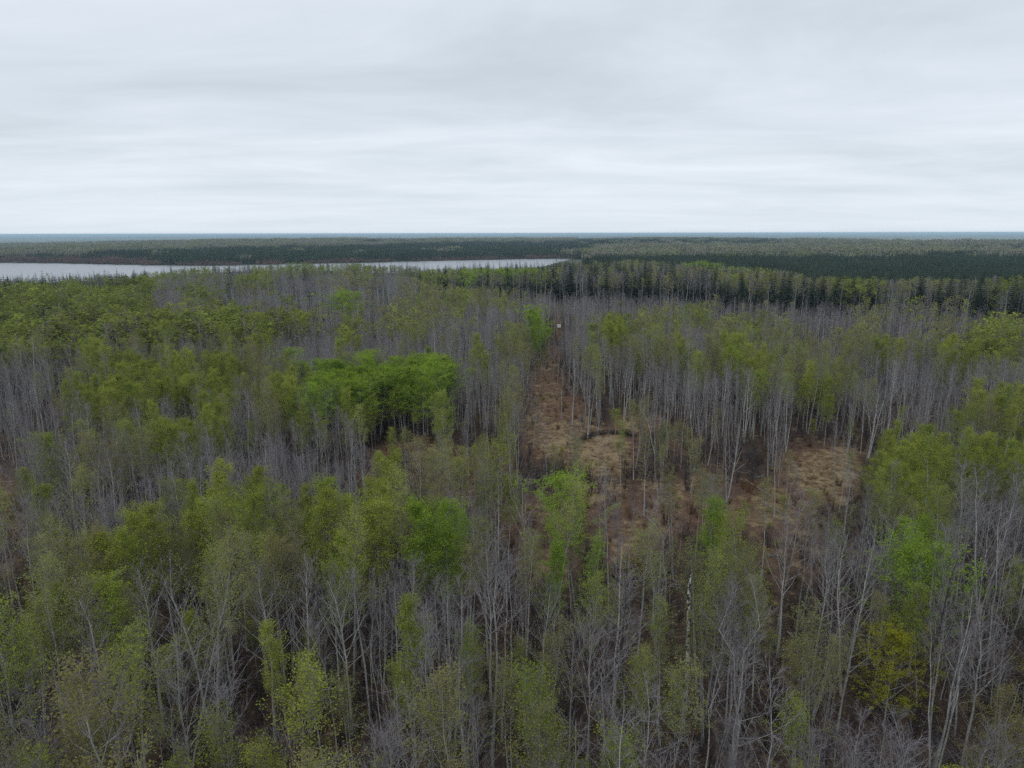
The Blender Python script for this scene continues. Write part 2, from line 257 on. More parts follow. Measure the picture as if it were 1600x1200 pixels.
# crowns: what kind of crown stands where (pixel of the crown, half sizes, kind, share)
SPLATS = [
 # left far canopy
 (100, 475, 130, 40, 'Y', .5), (90, 455, 60, 20, 'Y', .6), (180, 470, 45, 24, 'Y', .85), (25, 465, 50, 24, 'Y', .7), (250, 500, 60, 45, 'Y', .8), (150, 520, 60, 45, 'Y', .7), (40, 520, 60, 50, 'Y', .65),
 (215, 450, 25, 18, 'Y', .8), (262, 470, 36, 26, 'B', .9), (290, 480, 20, 26, 'B', .9), (345, 470, 60, 26, 'B', .92), (305, 458, 22, 16, 'Y', .6), (355, 512, 32, 30, 'Y', .95), (412, 525, 20, 28, 'Y', .9),
 (90, 500, 30, 14, 'B', .7), (440, 460, 60, 30, 'B', .9), (490, 470, 40, 26, 'B', .8), (500, 520, 34, 30, 'B', .9), (455, 480, 20, 18, 'Y', .5), (550, 478, 34, 22, 'G', .25), (470, 495, 14, 16, 'Y', .7), (545, 525, 25, 22, 'Y', .6),
 (590, 465, 36, 30, 'B', .9), (400, 437, 44, 8, 'Y', .85), (255, 425, 26, 9, 'Y', .9), (310, 425, 30, 6, 'Y', .6), (470, 420, 60, 7, 'Y', .7), (560, 418, 30, 6, 'Y', .6), (360, 428, 40, 8, 'B', .8), (470, 437, 60, 10, 'B', .8),
 (672, 433, 22, 9, 'Y', .95), (620, 440, 30, 14, 'B', .7), (640, 500, 46, 32, 'L', .8), (690, 460, 40, 30, 'L', .7), (715, 455, 18, 25, 'Y', .7), (730, 440, 28, 16, 'B', .85), (780, 425, 70, 6, 'G', .6), (760, 470, 40, 14, 'L', .8),
 (800, 540, 40, 26, 'L', .95), (843, 515, 16, 32, 'G', .75), (750, 520, 40, 40, 'B', .7), (610, 545, 90, 22, 'B', .85), (480, 560, 60, 14, 'B', .9), (750, 590, 34, 50, 'B', .85), (748, 570, 7, 26, 'Y', .9),
 # right far canopy
 (900, 480, 80, 26, 'B', .9), (1020, 470, 90, 22, 'B', .92), (1130, 480, 90, 28, 'B', .92), (960, 510, 22, 20, 'Y', .9), (1040, 495, 40, 14, 'L', .8), (1010, 510, 26, 22, 'L', .7), (1090, 490, 20, 14, 'Y', .6),
 (1175, 505, 20, 14, 'Y', .7), (1150, 550, 20, 22, 'Y', .85), (1185, 555, 20, 26, 'Y', .8), (1235, 545, 50, 30, 'L', .85), (1070, 555, 18, 22, 'Y', .85), (1105, 550, 24, 24, 'L', .6), (1090, 530, 22, 30, 'B', .7), (1250, 580, 30, 30, 'L', .8),
 (1275, 490, 60, 24, 'B', .9), (1290, 520, 18, 16, 'B', .9), (1340, 545, 40, 24, 'L', .8), (1390, 545, 16, 18, 'Y', .9), (1310, 510, 30, 20, 'B', .6), (1420, 510, 30, 30, 'B', .85), (1450, 470, 60, 20, 'B', .6),
 (1530, 555, 60, 26, 'Y', .7), (1490, 515, 26, 14, 'L', .8), (1570, 520, 22, 20, 'Y', .7), (1520, 500, 24, 26, 'B', .9), (1345, 440, 36, 10, 'Y', .97), (1312, 439, 14, 8, 'Y', .9), (1575, 443, 16, 8, 'Y', .8), (1450, 435, 80, 8, 'B', .85),
 (1100, 412, 32, 6, 'G', .7), (1165, 417, 36, 6, 'G', .55), (950, 413, 50, 7, 'L', .7), (1030, 408, 40, 6, 'L', .6), (960, 432, 90, 10, 'B', .8), (1180, 440, 70, 12, 'L', .55),
 # middle band
 (60, 640, 90, 90, 'B', .9), (300, 650, 140, 50, 'B', .8), (230, 605, 90, 42, 'Y', .93), (330, 595, 70, 34, 'Y', .9), (150, 625, 36, 26, 'Y', .93), (400, 590, 30, 24, 'L', .8), (360, 650, 24, 24, 'L', .5), (333, 655, 20, 24, 'Y', .98),
 (90, 610, 26, 30, 'L', .7), (40, 590, 30, 30, 'B', .7), (215, 690, 34, 32, 'L', .9), (275, 690, 24, 24, 'Y', .75), (170, 725, 28, 24, 'L', .8), (88, 725, 10, 22, 'Y', .8), (50, 775, 26, 24, 'Y', .75), (235, 730, 26, 20, 'Y', .6),
 (500, 608, 60, 24, 'G', .4), (470, 615, 40, 36, 'Y', .7), (570, 614, 95, 25, 'G', .97), (655, 612, 45, 26, 'G', .95), (688, 604, 12, 34, 'G', .9), (620, 648, 92, 24, 'Y', .92), (450, 650, 18, 30, 'Y', .85), (420, 630, 26, 26, 'L', .7),
 (430, 710, 100, 60, 'B', .9), (330, 740, 60, 30, 'B', .75), (120, 740, 60, 60, 'B', .6), (560, 720, 40, 40, 'B', .6), (535, 730, 10, 12, 'Y', .6),
 (752, 675, 24, 34, 'Y', .85), (790, 655, 14, 42, 'L', .9), (1010, 690, 36, 50, 'L', .9), (1060, 690, 30, 40, 'L', .7), (680, 745, 50, 34, 'L', .8), (760, 740, 70, 50, 'L', .6), (865, 740, 60, 40, 'L', .6), (640, 690, 40, 24, 'L', .5),
 (890, 590, 40, 50, 'B', .85), (985, 600, 50, 30, 'B', .6), (930, 570, 30, 14, 'L', .6), (1000, 555, 30, 18, 'L', .7), (990, 570, 12, 24, 'Y', .7), (1060, 620, 60, 50, 'B', .92), (1150, 640, 70, 60, 'B', .92), (1180, 580, 24, 26, 'Y', .6),
 (1262, 600, 14, 20, 'Y', .7), (1283, 635, 34, 44, 'Y', .93), (1322, 650, 12, 26, 'Y', .9), (1400, 620, 80, 60, 'B', .93), (1330, 600, 40, 22, 'L', .6), (1500, 580, 34, 26, 'L', .8), (1450, 580, 30, 26, 'B', .6), (1470, 640, 60, 60, 'B', .7),
 (1560, 650, 60, 50, 'Y', .85), (1530, 640, 30, 40, 'L', .5), (1400, 740, 52, 44, 'Y', .9), (1480, 720, 70, 50, 'Y', .8), (1560, 720, 60, 50, 'Y', .8), (1570, 800, 50, 50, 'B', .75), (1590, 870, 40, 80, 'B', .85), (1400, 800, 40, 40, 'L', .7), (1470, 790, 40, 40, 'L', .6),
 # near band
 (290, 815, 56, 46, 'Y', .9), (360, 800, 34, 38, 'Y', .9), (490, 815, 62, 38, 'Y', .9), (440, 830, 30, 30, 'L', .8), (580, 815, 34, 40, 'Y', .88), (150, 830, 60, 60, 'B', .8), (200, 800, 40, 40, 'B', .8), (560, 900, 30, 40, 'L', .8),
 (190, 890, 70, 40, 'Y', .85), (130, 970, 80, 70, 'L', .85), (110, 960, 60, 60, 'Y', .5), (260, 890, 50, 40, 'Y', .5), (420, 870, 60, 40, 'Y', .35), (300, 960, 60, 50, 'Y', .35), (270, 920, 60, 50, 'L', .85), (330, 900, 50, 60, 'L', .8), (460, 900, 60, 60, 'L', .75), (550, 880, 30, 40, 'Y', .6), (400, 960, 60, 70, 'L', .5),
 (480, 1015, 20, 36, 'Y', .9), (695, 840, 32, 36, 'G', .97), (720, 905, 18, 20, 'Y', .95), (770, 950, 90, 80, 'B', .8), (640, 930, 70, 80, 'B', .85), (600, 1000, 120, 60, 'B', .7), (70, 800, 40, 60, 'B', .7), (440, 760, 60, 30, 'B', .8),
 (868, 888, 32, 42, 'G', .9), (930, 885, 28, 42, 'L', .95), (898, 790, 16, 30, 'G', .85), (1112, 830, 28, 50, 'G', .6), (1112, 830, 28, 50, 'Y', .5), (1180, 825, 22, 30, 'L', .9), (1185, 920, 40, 60, 'L', .8), (1000, 880, 50, 40, 'L', .7), (1050, 900, 40, 50, 'L', .6),
 (100, 900, 80, 60, 'L', .6), (250, 1000, 120, 60, 'L', .6), (350, 860, 60, 40, 'L', .6), (1120, 900, 60, 60, 'L', .5), (1000, 740, 60, 40, 'L', .5), (900, 980, 70, 60, 'L', .6), (860, 960, 40, 50, 'L', .7), (960, 1000, 60, 50, 'B', .6), (1250, 860, 50, 60, 'B', .9), (1300, 920, 80, 80, 'B', .9), (1120, 1000, 60, 50, 'B', .8), (1230, 1000, 60, 50, 'L', .5), (1450, 880, 48, 56, 'G', .95), (1380, 860, 40, 60, 'B', .7), (1540, 900, 50, 90, 'B', .9),
 (1500, 1010, 60, 40, 'B', .9), (1400, 1010, 40, 30, 'B', .9), (1000, 980, 40, 40, 'L', .5), (1060, 990, 40, 60, 'L', .6),
]
KINDS = 'BLYGS'
def species(px, py, wx, wy, D):
    """kind per tree: 0 bare, 1 light leafing, 2 dense yellow green, 3 bright green, 4 spruce"""
    n = len(px)
    px = px + (vnoise(wx / 9, wy / 9, 41) - .5) * 26 * np.clip(130 / D, .25, 1.4); py = py + (vnoise(wx / 9, wy / 9, 42) - .5) * 18 * np.clip(130 / D, .25, 1.4)
    u = rng.random(n); k = np.where(u < .47, 0, np.where(u < .93, 1, 2))
    cl_ = vnoise(wx / 22, wy / 22, 77); k = np.where((cl_ > .66) & (u > .5), 1, k); k = np.where((cl_ < .45) & (u < .86), 0, k)
    k = np.where((k == 2) & (rng.random(n) < .4), 1, k)
    bare_patch = (D > 150) & (vnoise(wx / 13, wy / 17, 83) < .30)
    for cx, cyy, rx, ry, ch, p in SPLATS:
        q = np.hypot((px - cx) / rx, (py - cyy) / ry)
        hit = rng.random(n) < p * (1 - sstep(.75, 1.2, q))
        k = np.where(hit, KINDS.index(ch), k)
    k = np.where(bare_patch & (k > 0) & (rng.random(n) < .75), np.where(rng.random(n) < .8, 0, 1), k)
    return k
def interp(tbl, x): return np.interp(x, [a for a, _ in tbl], [b for _, b in tbl])
# skyline of the wood this side of the lake and the bog
SKYL = [(-400, 434), (0, 432), (60, 430), (110, 429), (150, 428), (200, 427), (240, 424), (300, 418), (340, 416), (380, 414), (430, 410.5), (500, 409.5), (550, 409), (590, 412.5), (640, 415), (700, 415.5), (780, 417), (840, 417), (870, 413), (920, 407), (1000, 405), (1100, 408), (1170, 414), (1230, 420), (1260, 428), (1300, 433), (1400, 434), (1450, 429), (1540, 430), (1600, 433), (2000, 436)]
WALL = [(640, 452), (700, 463), (800, 472), (900, 478), (1000, 483), (1100, 490), (1200, 496), (1300, 498), (1400, 496), (1500, 505), (1600, 520), (2000, 540)]
MATURE_L = [(-400, 640), (0, 608), (200, 606), (430, 590), (470, 570), (560, 540), (640, 500), (700, 450)]

def scatter(y0, y1, s, margin=0.86):
    xs = np.arange(-margin * y1 - 30, margin * y1 + 30, s); ys = np.arange(max(10, y0 - 10), y1, s)
    X, Y = np.meshgrid(xs, ys); X = (X + rng.uniform(-.48, .48, X.shape) * s).ravel(); Y = (Y + rng.uniform(-.48, .48, Y.shape) * s).ravel()
    D = np.hypot(X, Y); k = (D >= y0) & (D < y1) & (np.abs(X) < margin * Y + 22)
    return X[k], Y[k], D[k]

trees = []   # rows: x y z H kind D px py open
for (y0, y1, s) in ((20, 120, 2.15), (120, 235, 2.3), (235, 440, 3.3), (440, 960, 5.2)):
    X, Y, D = scatter(y0, y1, s)
    Z = terrain(X, Y); sdl = poly_sd(X, Y, LAKE)
    bx, by, _ = project(np.stack([X, Y, Z], 1))
    op = ell(bx, by, CLEAR)
    gap = fbm(X / 16, Y / 16, 21, 3)
    keep = (rng.random(len(X)) > op * 0.92) & (sdl > 4) & (rng.random(len(X)) < (0.30 + 0.85 * gap) * np.where(D < 100, .98, 1))
    # the spruce bog on the right begins where the tall wood ends
    bog = (bx > 1235) & (D > 520)
    keep &= ~bog
    X, Y, D, Z, bx, by, op, sdl = [a[keep] for a in (X, Y, D, Z, bx, by, op, sdl)]
    n = len(X)
    H = rng.normal(12.9, 2.0, n) * np.where(rng.random(n) < .13, rng.uniform(.5, .75, n), 1) + (fbm(X / 20, Y / 20, 5, 2) - .5) * 4.0
    H = np.where(D < 85, H + 1.0, H)
    H *= np.where(op > .25, rng.uniform(.6, .95, n), 1)
    wall = by < interp(WALL, bx)
    wall &= bx > 640
    mL = (by < interp(MATURE_L, bx)) & (bx <= 700)
    H = np.where(wall, rng.normal(18.0, 1.8, n), H); H = np.where(mL, rng.normal(15.5, 1.9, n) + (fbm(X / 14, Y / 14, 61, 2) - .5) * 6, H)
    pre = (bx > 640) & (~wall) & (by < interp(WALL, bx) + 26); H = np.where(pre, H * .62, H)
    # thin out what stands in front of the open places, so that they stay open to view
    scr = np.where(mL, .45 + .8 * sstep(.50, .36, fbm(X / 15, Y / 15, 65, 2)), np.where(wall, .35, 0.0))
    for f_ in (.25, .5, .8, 1.0):
        ax_, ay_, _ = project(np.stack([X, Y, Z + H * f_], 1)); scr = np.maximum(scr, ell(ax_, ay_, [(a, b, c, d_, w__ * (.35 if b < 590 else .75 if b < 630 else 1)) for a, b, c, d_, w__ in CLEAR]))
    k_ = (rng.random(n) > scr * .80) | ((D > 260) & ~mL & ~wall)
    X, Y, D, Z, bx, by, op, sdl, H, wall, mL, pre = [a[k_] for a in (X, Y, D, Z, bx, by, op, sdl, H, wall, mL, pre)]; n = len(X)
    cxp, cyp, _ = project(np.stack([X, Y, Z + H * .78], 1))
    kd = species(cxp, cyp, X, Y, D)
    grove = (kd == 3) & (cxp > 425) & (cxp < 705) & (cyp > 560) & (cyp < 660)
    H = np.where(grove, rng.normal(14.3, .5, n), H)
    # spruce: under the tall wall, along the lake and mixed behind the wall
    u = rng.random(n)
    psp = np.where(wall & (by > interp(WALL, bx) - 22), .42, 0.0)
    psp = np.where(wall & (bx > 860) & (bx < 1250) & (D > 470), .50, psp)
    psp = np.where((bx < 230) & (D > 400), .62, psp)
    psp = np.where((bx < 200) & (D > 300) & (D <= 360), .15, psp)
    psp = np.where((bx < 960) & (sdl < 90), np.maximum(psp, .45), psp)
    psp = np.where((bx > 740) & (bx < 960) & (sdl < 160), .55, psp)
    psp = np.where((bx > 1480) & wall, .35, psp)
    psp = np.where((D > 380) & (psp == 0), .035, psp)
    psp = np.where(wall & (bx > 640) & (D > 300), psp * (.45 + 1.3 * sstep(.42, .62, fbm(X / 26, Y / 26, 71, 2))), psp)
    sp = u < psp; kd = np.where(sp, 4, kd)
    H = np.where(sp, H * np.where(wall, np.where(rng.random(n) < .3, rng.uniform(1.0, 1.22, n), rng.uniform(.62, .98, n)), rng.uniform(.8, 1.15, n)), H)
    # skyline: what the lake and the bog beyond leave visible
    lim = interp(SKYL, bx) + np.where(sp, np.where(rng.random(n) < np.where(bx > 700, .25, .12), -7, 1.5) + rng.normal(0, 2.4, n), rng.normal(3.2, 1.8, n) + (fbm(bx / 26, X * 0, 91, 2) - .5) * 9)
    dirn = (Fv[None, :] * FPX + Rv[None, :] * (bx - 800)[:, None] + Uv[None, :] * (600 - lim)[:, None])
    ztop = CAM_H + dirn[:, 2] / dirn[:, 1] * Y
    H = np.minimum(H, ztop - Z)
    ok = H > 3.5
    trees.append(np.stack([X, Y, Z, H, kd, D, bx, by, op, np.where(grove, 1.4, np.where(mL & (kd < 4) & (D < 420), 1.4, np.where(wall & (kd < 4), 1.2, np.where((kd == 4) & (D > 360), np.where(bx < 700, 1.7, 1.3), np.where(D < 105, 1.1, 1.0)))))], 1)[ok])
T = np.concatenate(trees)
# room around and before the trees that stand out singly: (pixel of the crown, half sizes, pixel of the top, height)
ROOM = [(1402, 1015, 52, 42, 976, 9.5), (1450, 890, 50, 55, 838, 14), (697, 840, 30, 36, 806, 14.2), (868, 885, 32, 42, 842, 12.5), (930, 880, 28, 40, 838, 12), (898, 790, 16, 34, 757, 11.5), (1112, 820, 28, 46, 775, 14), (478, 1015, 22, 36, 984, 9),
        (1081, 955, 15, 75, 886, 15.2), (873, 508, 9, 12, 505, 1.5), (1533, 460, 8, 26, 434, 20), (1560, 458, 8, 26, 432, 20.5), (1590, 470, 10, 26, 446, 19), (978, 960, 14, 50, 905, 15.5), (465, 930, 34, 60, 868, 16), (405, 930, 18, 60, 868, 16.5), (305, 940, 22, 60, 880, 16), (222, 930, 16, 60, 870, 15.5), (150, 980, 18, 50, 925, 15), (1292, 880, 20, 50, 830, 15), (1345, 890, 30, 64, 825, 16), (1235, 850, 14, 50, 800, 15), (765, 910, 18, 60, 850, 15.5), (535, 940, 20, 50, 890, 15), (1545, 985, 24, 50, 935, 14.5),
        (920, 620, 16, 40, 578, 14), (1170, 630, 20, 56, 575, 15), (1370, 640, 20, 50, 590, 15), (1145, 700, 20, 44, 660, 12.5)]
drop = np.zeros(len(T), bool); hx = {f_: project(T[:, :3] + np.c_[np.zeros((len(T), 2)), T[:, 3] * f_])[:2] for f_ in (.45, .7, .9)}
for cx, cyy, rx, ry, tp, h_ in ROOM:
    d_ = Fv * FPX + Rv * (cx - 800) + Uv * (600 - tp); p_ = C0 + d_ * ((h_ - CAM_H) / d_[2]); Ds = math.hypot(p_[0], p_[1])
    drop |= np.hypot(T[:, 0] - p_[0], T[:, 1] - p_[1]) < 2.0
    for f_, (ax_, ay_) in hx.items():
        drop |= (T[:, 5] < Ds) & (np.hypot((ax_ - cx) / (rx * 1.15), (ay_ - cyy) / ry) < 1) & (rng.random(len(T)) < (.93 if (rx < 10 or tp == 886) else .74))
T = T[~drop]

# ------------------------------------------------------------------ tree shapes
def frame(d):
    d = d / np.linalg.norm(d, axis=-1, keepdims=True)
    a = np.where(np.abs(d[..., 2:3]) < .9, np.array([0, 0, 1.0]), np.array([1.0, 0, 0]))
    u = np.cross(d, a); u /= np.linalg.norm(u, axis=-1, keepdims=True); return d, u, np.cross(d, u)
class Geo:
    def __init__(s): s.v = []; s.f = {}; s.n = 0
    def add(s, v, f, k):
        s.v.append(np.asarray(v, float).reshape(-1, 3)); f = np.asarray(f, int) + s.n; s.f.setdefault((k, f.shape[1]), []).append(f); s.n += len(s.v[-1])
    def tube(s, P, rad, sides, k):
        P = np.asarray(P, float); n = len(P); t_ = np.gradient(P, axis=0); d, u, w = frame(t_)
        a = np.arange(sides) * 2 * math.pi / sides
        V = P[:, None] + np.asarray(rad)[:, None, None] * (u[:, None] * np.cos(a)[None, :, None] + w[:, None] * np.sin(a)[None, :, None])
        i = np.arange(n - 1)[:, None] * sides; j = np.arange(sides)[None, :]; j2 = (j + 1) % sides
        F = np.stack([i + j, i + j2, i + sides + j2, i + sides + j], -1).reshape(-1, 4)
        s.add(V, F, k)
    def spikes(s, A, B, r, k):
        A = np.asarray(A, float); B = np.asarray(B, float); n = len(A)
        if n == 0: return
        d, u, w = frame(B - A + 1e-9); r = np.broadcast_to(np.asarray(r, float), (n,))[:, None]
        q = [A + r * (u * math.cos(x) + w * math.sin(x)) for x in (0, 2.094, 4.189)]
        V = np.stack(q + [B], 1); b_ = np.arange(n)[:, None] * 4
        F = np.concatenate([b_ + np.array([[0, 1, 3]]), b_ + np.array([[1, 2, 3]]), b_ + np.array([[2, 0, 3]])])
        s.add(V, F, k)
    def leaves(s, P, size, k, g, flat=0.0):
        n = len(P); d = g.normal(size=(n, 3)); d[:, 2] *= 1 - flat; d, u, w = frame(d)
        sz = (size * g.uniform(.6, 1.35, n))[:, None]
        V = np.stack([P - u * sz * .6, P - w * sz * .42, P + u * sz * .6, P + w * sz * .42 + d * sz * .15], 1)
        s.add(V, np.arange(n * 4).reshape(n, 4), k)
    def mesh(s, name, mats):
        return mesh_from(name, np.concatenate(s.v), [(np.concatenate(f), k[0]) for k, f in s.f.items()], mats)

def rot_about(v, ax, a):
    ax = ax / np.linalg.norm(ax); return v * math.cos(a) + np.cross(ax, v) * math.sin(a) + ax * (ax @ v) * (1 - math.cos(a))
def aspen(seed, leaf=None, nleaf=0, leaf_size=.16, H=14.0, stems=1, spread=1.0, start=.5, nl=21, far=False, crook=0.3, r0=.076, twig_n=6, narrow=1.0, round_=0.0, limb=.48):
    """returns (trunk Geo, crown Geo): trunk slots 0 bark; crown slots 0 twig, 1 leaf"""
    g = np.random.default_rng(seed); tr = Geo(); cr_ = Geo(); tips = []; TA, TB = [], []; SA, SB = [], []
    for st in range(stems):
        h = H * (1 if st == 0 else g.uniform(.8, .97)); az = g.uniform(0, 6.28); n = 9 if not far else 5
        q = np.linspace(0, 1, n); lean = (0.0 if stems == 1 else .9) * g.uniform(.5, 1.3)
        bend = np.cumsum(g.normal(0, crook * .35, (n, 2)), 0) * q[:, None]
        P = np.stack([math.cos(az) * lean * (q ** .8) * 1.3 + bend[:, 0] + (0 if st == 0 else math.cos(az) * .12), math.sin(az) * lean * (q ** .8) * 1.3 + bend[:, 1] + (0 if st == 0 else math.sin(az) * .12), q * h - .15 * (q == 0)], 1)
        rad = (r0 if st == 0 else r0 * .8) * (1 - q * .9) * (1 + .35 * np.exp(-q * 14)) * (1.5 if far else 1)
        tr.tube(P, rad, 5 if not far else 3, 0)
        m_ = int(nl / (1 + .6 * (stems - 1))) if not far else 9
        for i in range(m_):
            t_ = start + (0.975 - start) * ((i + g.uniform(0, .9)) / m_) ** .9
            base = np.array([np.interp(t_, q, P[:, c]) for c in range(3)])
            a = i * 2.4 + g.uniform(-.6, .6); el = math.radians(g.uniform(28, 55) + 22 * t_)
            prof = (1 - t_) * .30 + .05 if not round_ else (.05 + .30 * math.sin(math.pi * min(1, max(0, (t_ - start) / (1 - start) * .8 + .2))))
            ln = h * prof * g.uniform(.65, 1.2) * spread
            d = np.array([math.cos(a) * math.cos(el) * narrow, math.sin(a) * math.cos(el) * narrow, math.sin(el)])
            p1 = base + d * ln * .5 + g.normal(0, .05, 3); d2 = d + np.array([0, 0, .35]) + g.normal(0, .12, 3); d2 /= np.linalg.norm(d2); p2 = p1 + d2 * ln * .5
            br = np.interp(t_, q, rad) * limb
            if far: cr_.spikes([base], [p2], br, 0)
            else: tr.tube([base, p1, p2], [br, br * .62, br * .22], 3, 0)
            ns = 5 if not far else 3
            for j in range(ns):
                f = (j + .7) / ns; b0 = (base + (p1 - base) * f * 2) if f < .5 else (p1 + (p2 - p1) * (f * 2 - 1))
                dd = d2 + g.normal(0, .48, 3); dd[2] += .15; dd /= np.linalg.norm(dd); l2 = ln * g.uniform(.22, .46) + .22
                b1 = b0 + dd * l2; SA.append(b0); SB.append(b1)
                for w_ in range(twig_n if not far else 3):
                    f2 = g.uniform(.25, 1); c0 = b0 + (b1 - b0) * f2; d3 = dd + g.normal(0, .5, 3); d3[2] += .12; d3 /= np.linalg.norm(d3)
                    TA.append(c0); TB.append(c0 + d3 * (g.uniform(.22, .62) if not far else g.uniform(.5, 1.0)))
        # dead stubs low on the stem
        for i in range(4 if not far else 0):
            t_ = g.uniform(start * .45, start); base = np.array([np.interp(t_, q, P[:, c]) for c in range(3)]); a = g.uniform(0, 6.28)
            cr_.spikes([base], [base + np.array([math.cos(a), math.sin(a), .35]) * g.uniform(.3, .9)], .018, 0)
    SA, SB, TA, TB = map(np.array, (SA, SB, TA, TB))
    cr_.spikes(SA, SB, .013 if not far else .03, 0); cr_.spikes(TA, TB, .0062 if not far else .022, 0)
    if nleaf:
        i = g.integers(0, len(TA), nleaf); f = g.uniform(.2, 1.15, nleaf)[:, None]
        P = TA[i] + (TB[i] - TA[i]) * f + g.normal(0, .13 if not far else .3, (nleaf, 3))
        cr_.leaves(P, leaf_size, 1, g, .2)
    return tr, cr_
def spruce(seed, H=14.0, far=False, width=.17):
    g = np.random.default_rng(seed); tr = Geo(); cr_ = Geo()
    q = np.linspace(0, 1, 5); tr.tube(np.stack([q * 0, q * 0, q * H - .15 * (q == 0)], 1), .14 * (1 - q * .93), 4, 0)
    nt_ = 22 if not far else 11
    for i in range(nt_):
        t_ = .10 + .88 * i / nt_; r_ = H * width * (1 - t_) ** .85 * g.uniform(.75, 1.2) + .12; z = H * t_; nb = (9 if not far else 6); a0 = g.uniform(0, 6.28)
        for j in range(nb):
            if g.random() < .1: continue
            a = a0 + j * 6.283 / nb + g.uniform(-.25, .25); r2 = r_ * g.uniform(.65, 1.2); wd = r2 * .34 + .06; dr = r2 * g.uniform(.25, .55)
            c = np.array([math.cos(a), math.sin(a), 0]); s_ = np.array([-math.sin(a), math.cos(a), 0]); up = np.array([0, 0, 1.0])
            b0 = up * z + up * r_ * .12; b1 = b0 + c * r2 * .55 - up * dr * .35; b2 = b0 + c * r2 - up * dr * .6
            V = [b0, b1 + s_ * wd - up * .12, b2, b1 - s_ * wd - up * .12, b1 + up * .05]
            cr_.add(V, [[0, 1, 4], [1, 2, 4], [2, 3, 4], [3, 0, 4]], 0)
            if not far:
                for k_ in range(2):
                    f = g.uniform(.4, .95); c0 = b0 + (b2 - b0) * f; sd_ = s_ * (1 if k_ else -1) * wd * g.uniform(.8, 1.5)
                    cr_.add([c0, c0 + sd_ + c * wd * .5 - up * .18, c0 + c * wd * .9], [[0, 1, 2]], 0)
    cr_.spikes([[0, 0, H * .95]], [[0, 0, H + .35]], .09, 0)
    return tr, cr_
def shrub(seed, H=2.2, leaf=0, n=26, rad=1.0, lsz=.12):
    g = np.random.default_rng(seed); st = Geo(); cr_ = Geo(); A = []; B = []
    for i in range(n):
        a = g.uniform(0, 6.28); r_ = rad * g.uniform(.2, 1) ; h = H * g.uniform(.55, 1.05); b0 = np.array([math.cos(a) * r_ * .25, math.sin(a) * r_ * .25, -.05]); b1 = np.array([math.cos(a) * r_, math.sin(a) * r_, h])
        mid = (b0 + b1) / 2 + np.array([0, 0, h * .1]); st.tube([b0, mid, b1], [.022, .015, .004], 3, 0)
        for j in range(7):
            f = g.uniform(.3, 1); c0 = b0 + (b1 - b0) * f; d = g.normal(0, .5, 3) + np.array([math.cos(a) * .3, math.sin(a) * .3, .9]); d /= np.linalg.norm(d); A.append(c0); B.append(c0 + d * g.uniform(.25, .7))
    A = np.array(A); B = np.array(B); cr_.spikes(A, B, .008, 0)
    if leaf:
        i = g.integers(0, len(A), leaf); P = A[i] + (B[i] - A[i]) * g.uniform(.2, 1.1, leaf)[:, None] + g.normal(0, .05, (leaf, 3)); cr_.leaves(P, lsz, 1, g, .2)
    return st, cr_
PROTO = {}   # kind -> list of dict(trunk, crown, joined, H, look)
src = {}
def proto(kind, geos, tm, cms, H, look, leafslot=None):
    tr, cr_ = geos
    zs = np.concatenate([v[:, 2] for v in cr_.v]); zf = H / np.quantile(zs, .997)
    for G_ in geos:
        for v in G_.v: v[:, 2] *= zf
    d = dict(H=H, look=look)
    d['trunk'] = tr.mesh(kind + '_trunk', [tm]); d['crown'] = cr_.mesh(kind + '_crown', cms)
    J = Geo()
    J.v = tr.v + cr_.v; J.n = tr.n + cr_.n; J.f = {}
    for (k, c), f in tr.f.items(): J.f.setdefault((0, c), []).extend(f)
    for (k, c), f in cr_.f.items(): J.f.setdefault((k + 1, c), []).extend([x + tr.n for x in f])
    d['joined'] = J.mesh(kind + '_whole', [tm] + cms)
    PROTO.setdefault(kind, []).append(d)
bk, tw = M['bark'], M['twig']
for i, (look, kw) in enumerate([('slender straight', {}), ('narrow topped', dict(narrow=.7, start=.62, nl=16)), ('twin stemmed', dict(stems=2, spread=.9)), ('wide branching', dict(spread=1.3, start=.45, nl=20, r0=.10)),
                                ('crooked', dict(crook=.75, nl=17)), ('bushy topped', dict(start=.6, nl=24, twig_n=4)), ('triple stemmed', dict(stems=3, spread=.85, r0=.07)), ('sparse topped', dict(start=.62, nl=11, r0=.07)), ('wavy stemmed', dict(crook=1.1, nl=19)), ('fan topped', dict(start=.42, spread=1.2, nl=24, round_=1))]):
    proto('bare_aspen', aspen(100 + i, **kw), bk, [tw, M['leaf_olive']], 14.0, look)
for i, (look, n, lm, kw) in enumerate([('slender', 1500, 'leaf_olive', {}), ('lightly greened', 2000, 'leaf_yellow', dict(start=.45)), ('twin stemmed', 1900, 'leaf_olive', dict(stems=2)), ('narrow', 1700, 'leaf_yellow', dict(narrow=.75, start=.5)), ('wide', 2200, 'leaf_olive', dict(spread=1.3, start=.42))]):
    proto('leafing_aspen', aspen(200 + i, nleaf=int(n * 1.75), leaf_size=.072, **kw), bk, [tw, M[lm]], 14.0, look)
for i, (look, n, kw) in enumerate([('full crowned', 7600, dict(start=.4, spread=.9, nl=28)), ('rounded', 8400, dict(start=.38, spread=.78, round_=1, nl=28)), ('tall leafy', 6600, dict(start=.42, spread=.8, nl=26)), ('broad leafy', 8800, dict(start=.38, spread=1.05, nl=28)), ('narrow leafy', 6200, dict(start=.35, spread=.85, narrow=.7, nl=28))]):
    proto('yellow_green_aspen', aspen(300 + i, nleaf=n, leaf_size=.085, **kw), bk, [tw, M['leaf_yellow']], 14.0, look)
